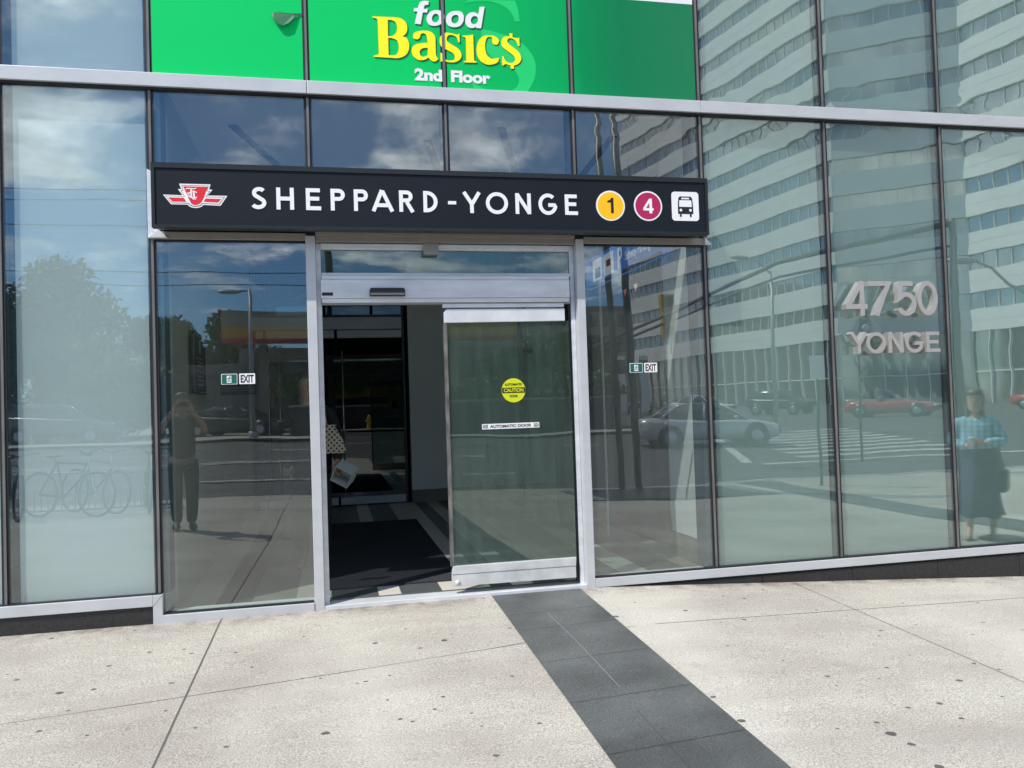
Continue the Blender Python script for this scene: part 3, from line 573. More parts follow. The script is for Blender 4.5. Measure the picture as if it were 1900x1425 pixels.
box('closer_bracket', M['alu_warm'], .706, .822, -.025, .045, 2.612, 2.699, bld, .004)
# automatic door header
hd = MB(); hd.box(-.056, 1.846, -.03, .085, 2.282, 2.418); hd.box(-.050, 1.846, -.018, .085, 2.2485, 2.2815); hd.box(-.050, 1.846, -.018, .085, 2.4185, 2.4505)
header = bevelled(hd.build('door_header', M['alu_dirty'], bld), .004)
sn = MB(); prof = [(.295, 2.293), (.558, 2.293), (.558, 2.338), (.548, 2.353), (.305, 2.353), (.295, 2.338)]; sn.prism(prof, -.066, -.031)
sensor = bevelled(sn.build('motion_sensor', M['black'], header), .005)
box('sensor_lens', M['car_grey'], .30, .553, -.069, -.0665, 2.300, 2.314, sensor)
box('maker_plate', M['black'], -.050, .030, -.0335, -.0305, 2.300, 2.323, header)
box('door_track', M['alu_warm'], -.05, 1.866, .0, .05, 2.236, 2.248, bld)
box('threshold', M['alu_dirty'], -.0885, 1.904, -.035, .13, -.05, .036, bld, .004)
# sliding leaf parked on the right
door = empty('sliding_door', (0, 0, 0)); door.parent = bld
box('door_glass', M['door_glass'], .872, 1.838, .012, .020, .24, 2.10, door)
tp = MB(); tp.prism([(.852, 2.093), (1.806, 2.100), (1.806, 2.198), (.872, 2.198), (.850, 2.17)], -.004, .036); tp.box(.843, 1.802, -.004, .036, 2.2085, 2.238)
bevelled(tp.build('top_rail', mat('worn_top_rail', (.58, .60, .64), .4, .2, vs_=5, col2=(.78, .78, .78)), door), .003)
bt = MB(); bt.prism([(.853, .186), (1.828, .182), (1.832, .248), (.862, .248)], -.006, .038); bt.prism([(.853, .096), (1.828, .090), (1.828, .1805), (.853, .1845)], -.002, .034)
bt = bevelled(bt.build('bottom_rail', mat('worn_bottom_rail', (.50, .51, .50), .42, .2, vs_=7, col2=(.70, .71, .71)), door), .003)
bb = MB(); bb.cyl((.893, -.0035, .122), (.893, -.010, .122), .020, 20); bb.cyl((.893, -.0101, .122), (.893, -.0125, .122), .012, 16); bb.build('bolt', M['alu_dirty'], door)
box('edge_stile', mat('rusty_stile', (.045, .035, .03), .7, vs_=14, col2=(.22, .21, .20), stretch=(1, 1, .35)), .845, .871, -.001, .030, .2485, 2.090, door)
# stickers on the leaf
cs = MB(); cs.prism(arc(1.377, 1.565, .0935, .0935, 0, 360, 48)[:-1], .0095, .0115); cs.cur = 1; cs.prism([(1.2895, 1.545), (1.4645, 1.545), (1.4695, 1.565), (1.4645, 1.587), (1.2895, 1.587), (1.2845, 1.565)], .0082, .0094)
add_text(cs, 'AUTOMATIC', 1.308, 1.446, 1.602, 1.620, .0078, .001, .02); add_text(cs, 'DOOR', 1.346, 1.408, 1.512, 1.530, .0078, .001, .02)
cs.cur = 0; add_text(cs, 'CAUTION', 1.299, 1.455, 1.552, 1.581, .0070, .001, .03); cs.build('decal', [M['caution'], M['black']], door)
ad = MB(); ad.box(1.121, 1.573, .0095, .0115, 1.271, 1.312); ad.cur = 1; add_text(ad, 'AUTOMATIC DOOR', 1.182, 1.508, 1.280, 1.303, .0082, .001, .025)
for k in range(4):
    ad.prism([(1.133+k*.010, 1.277), (1.138+k*.010, 1.277), (1.132+k*.010, 1.291), (1.138+k*.010, 1.306), (1.133+k*.010, 1.306), (1.127+k*.010, 1.291)][:6], .0084, .0092)
    ad.prism([(1.527+k*.010, 1.277), (1.532+k*.010, 1.277), (1.538+k*.010, 1.291), (1.532+k*.010, 1.306), (1.527+k*.010, 1.306), (1.533+k*.010, 1.291)][:6], .0084, .0092)
ad.build('decal', [M['white'], M['black']], door)
bevelled(box('decal', M['black'], 1.462, 1.541, .0095, .0115, 1.860, 1.886, door), .001)
# body of the building round the entrance hall
wl = MB()
wl.box(-4.4, -1.25, .11, .3, -.5, 6.0); wl.box(3.06, 8.8, .11, .3, -.5, 6.0); wl.box(-1.25, 3.06, .11, .3, 3.92, 6.0)
wl.box(-4.4, -4.2, .3, 12, -.5, 6); wl.box(8.6, 8.8, .3, 12, -.5, 6); wl.box(-4.4, 8.8, 12, 12.2, -.5, 6); wl.box(-4.4, 8.8, .0, 12.2, 6.001, 6.2)
wl.build('outer_wall', M['column'], bld)
box('ceiling', M['ceil'], -4.2, 8.6, .3, 12, 3.86, 3.91, bld)
for k, (xa, ya, xb, yb) in enumerate(((-.75, .9, -.15, 3.2), (.9, 1.1, 1.25, 2.6), (1.5, .7, 2.1, 2.6), (2.55, .8, 2.75, 3.4))):
    b = MB(); d = (Vector((xb, yb))-Vector((xa, ya))).normalized(); n_ = Vector((-d.y, d.x))*.035
    b.add([(xa-n_.x, ya-n_.y, z) for z in (3.85, 3.86)]+[(xb-n_.x, yb-n_.y, z) for z in (3.85, 3.86)]+[(xb+n_.x, yb+n_.y, z) for z in (3.85, 3.86)]+[(xa+n_.x, ya+n_.y, z) for z in (3.85, 3.86)], [(0, 2, 4, 6), (0, 1, 3, 2), (2, 3, 5, 4), (4, 5, 7, 6), (6, 7, 1, 0)])
    b.build('ceiling_slot', M['column'], bld)
for xa_, xb_ in ((-1.14, -.15), (1.96, 2.94)): box('inner_curb', M['wall_white'], xa_, xb_, .02, .125, .02, .075, bld)
box('inner_lintel', M['reveal'], -1.18, 3.0, .02, .16, 2.74, 2.99, bld)
for x in (-.118, .909, 1.928): box('inner_post', M['reveal'], x-.03, x+.03, .056, .16, 3.0, 3.85, bld)
box('inner_post', M['reveal'], -1.21, -1.145, .0135, .20, .21, 3.85, bld); box('inner_post', M['reveal'], 2.945, 3.03, .0135, .20, .08, 3.85, bld)
# tiled floor in stripes
fl = MB(); xs = [-1.15, -.88, -.62, -.30, -.04, .31, .48, .79, 1.17, 1.34, 1.51, 1.78, 1.98, 2.28, 2.52, 2.84, 3.1, 3.45]; kinds = [0, 1, 2, 1, 0, 1, 0, 2, 1, 0, 1, 0, 2, 1, 2, 0, 1]
kinds = [0, 1, 2, 0, 1, 0, 1, 0, 1, 0, 1, 2, 1, 0, 1, 2, 1]
for j, (y0, y1) in enumerate(((.13, .40), (.402, 1.6), (1.602, 3.0), (3.002, 4.4), (4.402, 6.2))):
    for i in range(len(xs)-1):
        fl.cur = kinds[(i+(j % 2)*0)]; fl.box(xs[i]+.001, xs[i+1]-.001, y0, y1, -.02, .048)
fl.cur = 3; fl.box(-1.2, 3.6, .125, 6.3, -.03, .044); fl.build('hall_floor', [M['tile_a'], M['tile_b'], M['tile_c'], M['tile_b']], bld)
box('hall_floor', M['tile_b'], -4, 8, 6.301, 11.9, -.03, .044, bld)
# left wall of the hall, back wall, right wall with its recess
def wallrun(name, pts, z0, z1, m_, t=.02):
    b = MB()
    for (xa, ya), (xb, yb) in zip(pts[:-1], pts[1:]):
        d = Vector((xb-xa, yb-ya)).normalized(); n_ = Vector((d.y, -d.x))*t
        b.add([(xa, ya, z0), (xb, yb, z0), (xb, yb, z1), (xa, ya, z1), (xa+n_.x, ya+n_.y, z0), (xb+n_.x, yb+n_.y, z0), (xb+n_.x, yb+n_.y, z1), (xa+n_.x, ya+n_.y, z1)], [(0, 1, 2, 3), (4, 7, 6, 5), (0, 4, 5, 1), (3, 2, 6, 7), (0, 3, 7, 4), (1, 5, 6, 2)])
    return b.build(name, m_, bld)
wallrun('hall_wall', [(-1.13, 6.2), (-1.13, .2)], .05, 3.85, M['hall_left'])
wallrun('hall_wall', [(3.02, .2), (3.02, .80), (3.47, 1.9)], .27, 3.85, M['wall_white'], -.03)
wallrun('baseboard', [(3.012, .2), (3.012, .80), (3.462, 1.9)], .049, .268, M['base'], -.02)
wallrun('hall_wall', [(3.47, 1.92), (3.47, 6.2)], .05, 3.85, M['column'], -.03)
wallrun('hall_wall', [(1.14, 6.18), (3.45, 6.18)], .235, 3.85, M['wall_int'], .03)
wallrun('baseboard', [(1.14, 6.172), (3.45, 6.172)], .049, .234, M['base'], .02)
# pair of inner glass doors at the back of the hall
ind = empty('inner_door', (0, 0, 0)); ind.parent = bld
box('door_glass', M['inner_glass'], -1.05, 1.05, 6.21, 6.22, .17, 2.53, ind)
for q in ((-1.1, 1.05, 6.16, 6.26, 2.652, 2.832), (.10, 1.048, 6.17, 6.25, 2.526, 2.640), (.092, 1.048, 6.17, 6.25, .066, .175), (-1.05, .06, 6.17, 6.25, .066, .175), (-1.05, .06, 6.17, 6.25, 2.526, 2.640)): box('door_rail', M['alu'], *q, ind, .003)
b = MB(); b.box(1.052, 1.085, 6.165, 6.255, .05, 3.6); b.box(-.945, -.91, 6.165, 6.255, .05, 3.6); b.box(-1.1, 1.05, 6.165, 6.255, 2.834, 2.870); b.build('door_frame', M['column'], ind)
for x in (.165, -.73, -.885):
    b = MB(); b.cyl((x, 6.12, .26), (x, 6.12, 2.33), .012, 12)
    for z in (.5, 2.1): b.cyl((x, 6.12, z), (x, 6.21, z), .008, 8)
    b.build('handle', M['chrome'], ind)
box('transom_glass', M['inner_glass'], -1.05, 1.05, 6.21, 6.22, 2.872, 3.6, ind)
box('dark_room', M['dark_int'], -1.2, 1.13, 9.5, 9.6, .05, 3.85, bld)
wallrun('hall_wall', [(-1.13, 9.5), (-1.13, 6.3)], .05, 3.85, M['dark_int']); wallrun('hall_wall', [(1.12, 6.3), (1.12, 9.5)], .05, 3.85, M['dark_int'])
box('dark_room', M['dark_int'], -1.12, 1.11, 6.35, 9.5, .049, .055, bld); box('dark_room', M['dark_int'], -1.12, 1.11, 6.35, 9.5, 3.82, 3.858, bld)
# lift call panel on the angled wall
lp = MB(); rot = Matrix.Rotation(math.atan2(1.1, .45), 3, 'Z'); lp.obox((3.03, .92, 1.36), .19, .016, .60, rot); lp.cur = 1
for z in (1.52, 1.42, 1.24): lp.obox((3.01, .92, z), .03, .03, .022, rot)
lp.build('call_panel', [M['black'], M['chrome']], bld)
for x, y in ((2.3, 3.6), (2.62, 3.2)): bevelled(box('hall_post', M['column'], x-.05, x+.05, y-.05, y+.05, .05, 3.85, bld), .004)

box('glass_edge', M['white'], 2.80, 2.812, 2.05, 2.09, .05, 2.75, bld)
# ------------------------------------------------------------ things fixed to the front
# the station name sign
sgn = empty('station_sign', (0.9, 0, 2.74), 0, 'long black box sign with white station name, red emblem and line numbers above the door', 'sign')
def ch(b, name, mats):
    o = b.build(name, mats, sgn); o.matrix_parent_inverse = Matrix.Translation((-.9, 0, -2.74)); return o
Y0, Y1 = -.25, 0.0; x0, x1, z0, z1 = -1.166, 2.941, 2.742, 3.190
b = MB(); zb, xi = 2.775, .035
o8 = [(x0, Y0, z0), (x1, Y0, z0), (x1, Y0, z1), (x0, Y0, z1)]; i8 = [(x0+.022, Y0, z0+.022), (x1-.022, Y0, z0+.022), (x1-.022, Y0, z1-.036), (x0+.022, Y0, z1-.036)]; j8 = [(p[0], Y0+.012, p[2]) for p in i8]
k8 = [(x0+xi, Y1, zb), (x1-xi, Y1, zb), (x1-xi, Y1, z1-.005), (x0+xi, Y1, z1-.005)]; l8 = [(x0, Y0+.05, z0), (x1, Y0+.05, z0), (x1, Y0+.05, z1), (x0, Y0+.05, z1)]
vs = o8+i8+j8+l8+k8; fs = []
for A, Bq in ((0, 4), (4, 8), (0, 12), (12, 16)):
    for k in range(4): fs.append((A+k, A+(k+1) % 4, Bq+(k+1) % 4, Bq+k))
fs.append((16, 17, 18, 19)); b.add(vs, fs); ch(b, 'sign_case', M['sign_frame'])
b = MB(); b.box(x0+.023, x1-.023, Y0+.008, Y0+.02, z0+.023, z1-.037); ch(b, 'sign_panel', M['sign_black'])
FY = Y0+.008
def glyphs(b, items, w, yf, dep, st=.00035):
    k = 0
    for pts, closed in items:
        add_contours(b, ribbon(pts, w, closed), yf-st*(k % 4), dep); k += 1
zb_, zt = 2.880, 3.036; H_ = zt-zb_; wS = .0275
LET = MB()
def H(a, c): return [([(a+wS/2, zb_), (a+wS/2, zt)], 0), ([(c-wS/2, zb_), (c-wS/2, zt)], 0), ([(a+wS/2, (zb_+zt)/2), (c-wS/2, (zb_+zt)/2)], 0)]
def E_(a, c): return [([(c, zb_+wS/2), (a+wS/2, zb_+wS/2), (a+wS/2, zt-wS/2), (c-.006, zt-wS/2)], 0), ([(a+wS/2, (zb_+zt)/2+.004), (c-.012, (zb_+zt)/2+.004)], 0)]
def P_(a, c, bowl=.55):
    zm = zt-H_*bowl; cz = (zt-wS/2+zm+wS/2)/2; ry = (zt-wS/2-zm-wS/2)/2; rx = ry
    cxx = c-wS/2-rx
    return [([(a+wS/2, zb_), (a+wS/2, zt)], 0), ([(a+wS/2, zt-wS/2), (cxx, zt-wS/2)]+arc(cxx, cz, rx, ry, 90, -90)+[(a+wS/2, zm+wS/2)], 0)]
def A_(a, c): 
    mdl = (a+c)/2-.006
    return [([(a+.012, zb_), (mdl+.001, zt-.001)], 0), ([(mdl+.004, zt-.006), (c-.012, zb_)], 0), ([(a+.040, zb_+.045), (c-.042, zb_+.045)], 0)]
def R_(a, c): return P_(a, c-.004)+[([(a+.055, zb_+.072), (c-.004, zb_-.002)], 0)]
def D_(a, c):
    ry = (zt-zb_-wS)/2; rx = (c-a)-wS/2-wS/2-.012; cz = (zt+zb_)/2
    return [([(a+wS/2, zb_), (a+wS/2, zt)], 0), ([(a+wS/2, zt-wS/2), (a+.025, zt-wS/2)]+arc(a+.025, cz, c-wS/2-a-.025, ry, 90, -90)+[(a+wS/2, zb_+wS/2)], 0)]
def Y_(a, c):
    mdl = (a+c)/2
    return [([(a+.013, zt), (mdl, zb_+.068)], 0), ([(c-.013, zt), (mdl, zb_+.064)], 0), ([(mdl, zb_+.075), (mdl, zb_)], 0)]
def O_(a, c): return [(arc((a+c)/2, (zb_+zt)/2, (c-a-wS)/2, (H_+.008-wS)/2, 0, 360, 48)[:-1], 1)]
def N_(a, c): return [([(a+wS/2, zb_), (a+wS/2, zt)], 0), ([(c-wS/2, zb_), (c-wS/2, zt)], 0), ([(a+.012, zt-.004), (c-.012, zb_+.004)], 0)]
def G_(a, c):
    return [(arc((a+c)/2+.008, (zb_+zt)/2, (c-a-wS)/2+.010, (H_+.006-wS)/2, 48, 342, 40)+[(c-.006, (zb_+zt)/2-.004)], 0), ([(c+.002, (zb_+zt)/2-.006), ((a+c)/2+.010, (zb_+zt)/2-.006)], 0)]
def S_(a, c):
    cxm = (a+c)/2; cz1 = zt-H_*.27; cz2 = zb_+H_*.285; r1x, r1y = (c-a)*.33, H_*.27-wS/2; r2x, r2y = (c-a)*.39, H_*.285-wS/2
    p1 = arc(cxm+.004, cz1, r1x, r1y, 35, 250, 22); p2 = arc(cxm-.004, cz2, r2x, r2y, 62, -150, 22); return [(p1+p2, 0)]
word = [(S_, -.514, -.410), (H, -.343, -.223), (E_, -.141, -.037), (P_, .030, .130), (P_, .193, .293), (A_, .318, .478), (R_, .516, .618), (D_, .692, .796), (Y_, .980, 1.121), (O_, 1.157, 1.325), (N_, 1.382, 1.501), (G_, 1.562, 1.690), (E_, 1.767, 1.868)]
for f, a, c in word: glyphs(LET, f(a, c), wS, FY-.004, .0035)
LET.box(.874, .934, FY-.004, FY-.0005, 2.942, 2.966)
ch(LET, 'lettering', M['white'])
def disc(b, cx, cz, r, yf, d=.002): b.prism(arc(cx, cz, r, r, 0, 360, 56)[:-1], yf, yf+d)
b = MB(); disc(b, 2.131, 2.957, .1165, FY-.0022, .002); b.cur = 1; disc(b, 2.131, 2.957, .1045, FY-.0032, .0009); b.cur = 2
b.prism([(2.133, 2.899), (2.155, 2.899), (2.155, 3.018), (2.138, 3.018), (2.128, 3.003), (2.106, 2.994), (2.106, 2.980), (2.133, 2.983)], FY-.0044, FY-.0034); ch(b, 'line_badge', [M['white'], M['yellow'], M['black']])
b = MB(); disc(b, 2.438, 2.961, .1165, FY-.0022, .002); b.cur = 1; disc(b, 2.438, 2.961, .1045, FY-.0032, .0009); b.cur = 0
add_contours(b, [[(2.447, 2.903), (2.470, 2.903), (2.470, 2.925), (2.482, 2.925), (2.482, 2.944), (2.470, 2.944), (2.470, 3.018), (2.448, 3.018), (2.398, 2.946), (2.398, 2.925), (2.447, 2.925)], [(2.448, 2.944), (2.420, 2.944), (2.448, 2.986)]], FY-.0044, .001); ch(b, 'line_badge', [M['white'], M['magenta']])
def rrect(x0, x1, z0, z1, r, n=6):
    return arc(x1-r, z1-r, r, r, 0, 90, n)+arc(x0+r, z1-r, r, r, 90, 180, n)+arc(x0+r, z0+r, r, r, 180, 270, n)+arc(x1-r, z0+r, r, r, 270, 360, n)
b = MB(); b.prism(rrect(2.635, 2.862, 2.850, 3.079, .026), FY-.0022, FY-.0002); b.cur = 1
bx, bz = 2.7495, 2.966
b.prism([(bx-.064, bz-.062), (bx+.064, bz-.062), (bx+.064, bz), (bx+.058, bz+.062), (bx+.046, bz+.076), (bx-.046, bz+.076), (bx-.058, bz+.062), (bx-.064, bz)], FY-.0032, FY-.0024)
for s_ in (-1, 1): b.prism(rrect(bx+s_*.042-.008, bx+s_*.042+.008, bz-.086, bz-.0622, .006, 3), FY-.0032, FY-.0024)
b.cur = 0; b.prism([(bx-.054, bz-.006), (bx+.054, bz-.006), (bx+.050, bz+.046), (bx-.050, bz+.046)], FY-.0042, FY-.0033); b.prism(rrect(bx-.034, bx+.034, bz+.054, bz+.066, .005, 3), FY-.0042, FY-.0033)
for s_ in (-1, 1): b.prism(arc(bx+s_*.040, bz-.032, .011, .011, 0, 360, 16)[:-1], FY-.0042, FY-.0033)
ch(b, 'bus_badge', [M['white'], M['black']])
b = MB(); k = 0
for nm, mi in (('white', 0), ('edge', 1), ('white2', 0), ('shield', 2), ('wl', 2), ('wr', 2)):
    b.cur = mi; yy = FY-.0008*(k+1) if nm not in ('wl', 'wr') else FY-.0032; b.prism(TTC[nm], yy, yy+.0007); k += 1
b.cur = 0; cx, cz = -.884, 2.986
def W3(px, py): return (-.7985+(px-530)*(.410/530), 3.0495-(py-228)*(.410/530))
for pts, w in (([W3(345, 280), W3(362, 272), W3(420, 276), W3(432, 268)], .006), ([W3(390, 276), W3(390, 350)], .011), ([W3(375, 352), W3(410, 352)], .005), ([W3(410, 292), W3(415, 366)], .011), ([W3(398, 368), W3(432, 368)], .005)):
    add_contours(b, ribbon(pts, w), FY-.0049, .0007)
c0 = W3(408, 330); add_contours(b, ribbon(arc(c0[0], c0[1], .030, .023, 40, 320, 22), .006), FY-.0053, .0004); c1 = W3(370, 330); add_contours(b, ribbon(arc(c1[0], c1[1], .012, .014, 80, 330, 14), .005), FY-.0056, .0003)
ch(b, 'emblem', [M['white'], M['black'], M['red']])

# green shop banner on the upper glass
ban = empty('shop_banner', (.9, -.02, 3.9), 0, 'bright green vinyl shop banner with yellow and white lettering across four upper panes', 'banner')
def bc(b, name, mats):
    o = b.build(name, mats, ban); o.matrix_parent_inverse = Matrix.Translation((-.9, .02, -3.9)); return o
for i, (xa, xb) in enumerate(((-1.188, -.142), (-.094, .885), (.933, 1.904), (1.952, 2.988))):
    b = MB(); zt_ = 6.0 if i < 3 else 4.70
    if i == 0: b.prism([(xa+.03, 3.893), (xb, 3.893), (xb, zt_), (xa, zt_), (xa, 3.91), (xa+.012, 3.897)], -.004, -.0015)
    else: b.box(xa, xb, -.004, -.0015, 3.893, zt_)
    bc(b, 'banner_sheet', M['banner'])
box('white_header', M['white'], 1.952, 2.988, -.0045, -.0015, 4.703, 5.2, None); o = bpy.data.objects['white_header']; o.parent = ban; o.matrix_parent_inverse = Matrix.Translation((-.9, .02, -3.9))
cuts = [(-.142, -.094), (.885, .933), (1.904, 1.952)]
b = MB()
for nm in ('S1', 'S2'): add_contours(b, [smooth_path(c, 4) for c in FB[nm]], -.0055, .0012)
bc(b, 'watermark', M['lightgreen'])
for nm, mm_, y_, off in (('sh', 'shadowgreen', -.0075, (.007, -.006)), ('fr', None, -.0095, (0, 0))):
    b = MB(); yel = MB()
    for g in ('B', 'a', 's', 'i', 'c', 'dol'): add_contours(yel, [[(p[0]+off[0], p[1]+off[1]) for p in smooth_path(c, 5)] for c in FB[g]], y_, .0012)
    for g in ('f', 'o1', 'o2', 'd'): add_contours(b, [[(p[0]+off[0], p[1]+off[1]) for p in smooth_path(c, 5)] for c in FB[g]], y_, .0012)
    if nm == 'sh': bc(yel, 'letter_shadow', M[mm_]); bc(b, 'letter_shadow', M[mm_])
    else: bc(yel, 'lettering', M['fbyellow']); bc(b, 'lettering', M['white'])
for wd, xa_, xb_ in (('2nd', .682, .893), ('Floor', .962, 1.270)):
    b = MB(); add_text(b, wd, xa_, xb_, 3.948, 4.041, -.0075, .001, .045); bc(b, 'lettering', M['white'])
box('seam_cover', M['bead'], .8985, .9195, -.014, -.0101, 3.889, 6, bld)
# torn flap of vinyl
b = MB(); cv_ = [(-.361, 4.384), (-.34, 4.400), (-.28, 4.398), (-.20, 4.392), (-.13, 4.402), (-.16, 4.378), (-.20, 4.355), (-.235, 4.315), (-.279, 4.293), (-.315, 4.303), (-.345, 4.345)]
b.add([(x, -.0085-(.016 if z < 4.37 else .0)-(.010 if z < 4.32 else 0), z) for x, z in cv_], [tuple(range(len(cv_)))]); b.cur = 1
b.add([(x, -.0075, z) for x, z in [(-.35, 4.390), (-.30, 4.402), (-.22, 4.398), (-.13, 4.404), (-.22, 4.386), (-.30, 4.382)]], [tuple(range(6))]); bc(b, 'torn_flap', [mat('flap_green', (.0, .12, .04), .6), M['gasket']])

# metal address letters standing off the glass
adr = empty('address_sign', (4.68, -.05, 1.78), 0, 'brushed metal street number and street name letters standing off the pale green glass', 'address sign')
def add_letter(items, w, nm='letter'):
    b = MB(); yf = -.112; k = 0
    for pts, closed in items:
        cs_ = ribbon(pts, w, closed); b.cur = 0; add_contours(b, cs_, yf-.0012-.0004*(k % 3), .0012); b.cur = 1; add_contours(b, cs_, yf-.0001*(k % 3), .070-.0003*k); k += 1
    b.cur = 1; p = items[0][0][len(items[0][0])//2]; b.cyl((p[0], -.045, p[1]), (p[0], .0, p[1]), .006, 8)
    o = b.build(nm, [M['steel'], M['steel_side']], adr); o.matrix_parent_inverse = Matrix.Translation((-4.68, .05, -1.78)); return o
w = .040; zt2, zb2 = 2.397, 2.105; e = .0
add_letter([([(4.376, zb2), (4.376, zt2)], 0), ([(4.380, zt2-.010), (4.238, zb2+.080)], 0), ([(4.222, zb2+.078), (4.424, zb2+.078)], 0)], w, 'numeral')
add_letter([([(4.437, zt2-w/2), (4.634, zt2-w/2), (4.565, zb2+.13), (4.512, zb2)], 0)], w, 'numeral')
a5 = arc(4.800, zb2+.098, .078, .082, 105, -150, 26)
add_letter([([(4.868, zt2-w/2), (4.752, zt2-w/2), (4.738, zb2+.150)]+a5, 0)], w, 'numeral')
add_letter([(arc(5.010, (zt2+zb2)/2, .080, (zt2-zb2)/2-w/2+.002, 0, 360, 40)[:-1], 1)], w, 'numeral')
w = .030; zt2, zb2 = 1.963, 1.788
add_letter([([(4.262, zt2), (4.330, zb2+.078), (4.330, zb2)], 0), ([(4.398, zt2), (4.330, zb2+.074)], 0)], w)
add_letter([(arc(4.493, (zt2+zb2)/2, .078, (zt2-zb2)/2-w/2+.003, 0, 360, 36)[:-1], 1)], w)
add_letter([([(4.627, zb2), (4.627, zt2)], 0), ([(4.738, zb2), (4.738, zt2)], 0), ([(4.629, zt2-.004), (4.736, zb2+.004)], 0)], w)
add_letter([(arc(4.864, (zt2+zb2)/2, .076, (zt2-zb2)/2-w/2+.003, 42, 322, 34)+[(4.932, (zt2+zb2)/2-.008), (4.868, (zt2+zb2)/2-.008)], 0)], w)
add_letter([([(5.112, zb2+w/2), (4.994, zb2+w/2), (4.994, zt2-w/2), (5.108, zt2-w/2)], 0), ([(4.994, (zt2+zb2)/2), (5.096, (zt2+zb2)/2)], 0)], w)

# exit stickers
def exit_sticker(x0, z1, label, note):
    s = empty('exit_sign', (x0, -.004, z1-.08), 0, label, 'exit sign', 'exit stickers on the side panes')
    def c_(b, nm, mats): o = b.build(nm, mats, s); o.matrix_parent_inverse = Matrix.Translation((-x0, .004, -(z1-.08))); return o
    b = MB(); b.prism(rrect(x0, x0+.110, z1-.076, z1, .005, 3), -.0032, -.0015); b.cur = 1; b.prism(rrect(x0+.004, x0+.106, z1-.072, z1-.004, .004, 3), -.0042, -.0034)
    b.cur = 0; b.box(x0+.038, x0+.070, -.0052, -.0044, z1-.064, z1-.014); b.cur = 1; y = -.0060; X = x0+.055; Z = z1-.036
    b.prism(arc(X+.004, Z+.014, .0042, .0042, 0, 360, 12)[:-1], y, y+.0006)
    for pts in ([(X+.001, Z+.008), (X-.003, Z-.006)], [(X-.003, Z-.006), (X+.006, Z-.012), (X+.004, Z-.022)], [(X-.003, Z-.006), (X-.006, Z-.016), (X-.014, Z-.018)], [(X, Z+.007), (X+.008, Z+.002), (X+.013, Z+.006)], [(X, Z+.007), (X-.009, Z+.005), (X-.012, Z-.003)]):
        add_contours(b, ribbon(pts, .0042), y-.0001, .0005)
    c_(b, 'pictogram', [M['white'], M['exit_green']])
    b = MB(); x2 = x0+.123; b.prism(rrect(x2, x2+.110, z1-.076, z1, .005, 3), -.0032, -.0015); b.cur = 1; add_text(b, 'EXIT', x2+.010, x2+.101, z1-.066, z1-.010, -.0042, .0008, .03); c_(b, 'word_panel', [M['white'], mat('exit_dark', (.03, .01, .025), .5)])
    if note:
        b = MB(); b.box(x0-.007, x0+.238, -.0012, -.0006, z1-.154, z1-.0775); c_(b, 'note', glassmat('note_film', .01, (.86, .88, .88), 0))
        b = MB(); add_text(b, 'Please note the two exit', x0+.022, x0+.208, z1-.108, z1-.094, -.0022, .0006, .01); add_text(b, 'signs in use at this property', x0+.004, x0+.226, z1-.130, z1-.116, -.0022, .0006, .01); c_(b, 'note_text', M['gasket'])
    return s
exit_sticker(-.770, 1.742, 'exit sticker with small printed note below it on the pane left of the open doorway', True)
exit_sticker(2.330, 1.754, 'exit sticker without any note on the pane right of the door leaf', False)

# things inside the hall
rug = tag(box('door_mat', M['mat_rug'], -.10, 1.0, .43, 4.22, .048, .060), 'large dark blue black entrance mat lying inside the open doorway', 'mat')
pq = empty('wall_plaque', (-1.108, 1.2, 1.9), 0, 'tall black plaque with thin silver border on the left wall inside the glass', 'plaque')
b = MB(); b.box(0, .02, -.34, .35, -.27, .24); b.cur = 1
for a in ((.021, .023, -.325, .335, .218, .224), (.021, .023, -.325, .335, -.256, -.250), (.021, .023, -.325, -.319, -.2495, .2175), (.021, .023, .329, .335, -.2495, .2175), (.021, .023, -.2, .2, .03, .036), (.021, .023, -.2, .2, -.08, -.074)): b.box(*a)
b.box(.021, .023, -.03, .03, .08, .19)
for z in (.0, -.03, -.12, -.15, -.19): b.box(.021, .023, -.15, .15, z-.006, z+.004)
b.build('plate', [M['black'], M['steel']], pq)
def added_glow(name, col, e):  # emission added so the parking and arrow signs show in the dark hall
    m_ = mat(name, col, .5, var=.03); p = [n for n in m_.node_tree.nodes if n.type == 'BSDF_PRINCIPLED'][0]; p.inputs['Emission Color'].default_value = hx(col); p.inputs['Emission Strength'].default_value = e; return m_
hs = empty('parking_sign', (2.90, 1.5, 2.9), 0, 'blue hanging direction sign with white parking letter and white panels behind right pane', 'sign')
b = MB(); L = 2.2; b.box(-.02, .02, -.95, 1.25, -.17, .16); b.cur = 1
for c0 in (.85, .47): b.prism([(0, 0), (0, 0), (0, 0)], 0, 0) if False else b.box(-.022, -.0205, c0-.15, c0+.15, -.11, .12)
b.cur = 2; b.box(-.024, -.0225, .83-.09, .83+.09, -.09, .02); b.cur = 3; b.box(-.024, -.0225, .47-.07, .47+.07, -.02, .05); b.cur = 4; b.box(-.022, -.0205, -.94, 1.24, -.168, -.13)
b.cur = 1; vs, fs = text_vf('P', 1, .02)
b.add([(-.0225-.001*z, .20-y_*0-x*.28+0, -.10+y_*.30) for x, y_, z in vs], fs)
vs, fs = text_vf('Subway Parking', 1, .0); b.add([(-.0225-.001*z, -.02-x*.105, -.05+y_*.13) for x, y_, z in vs], fs)
b.build('panel', [added_glow('glow_blue', (.02, .10, .34), .5), added_glow('glow_white', (.6, .65, .7), .35), M['black'], M['red'], M['black']], hs)
b = MB()
for y in (-.6, .9): b.cyl((0, y, .16), (0, y, .95), .008, 8)
b.build('hanger', M['galv'], hs)
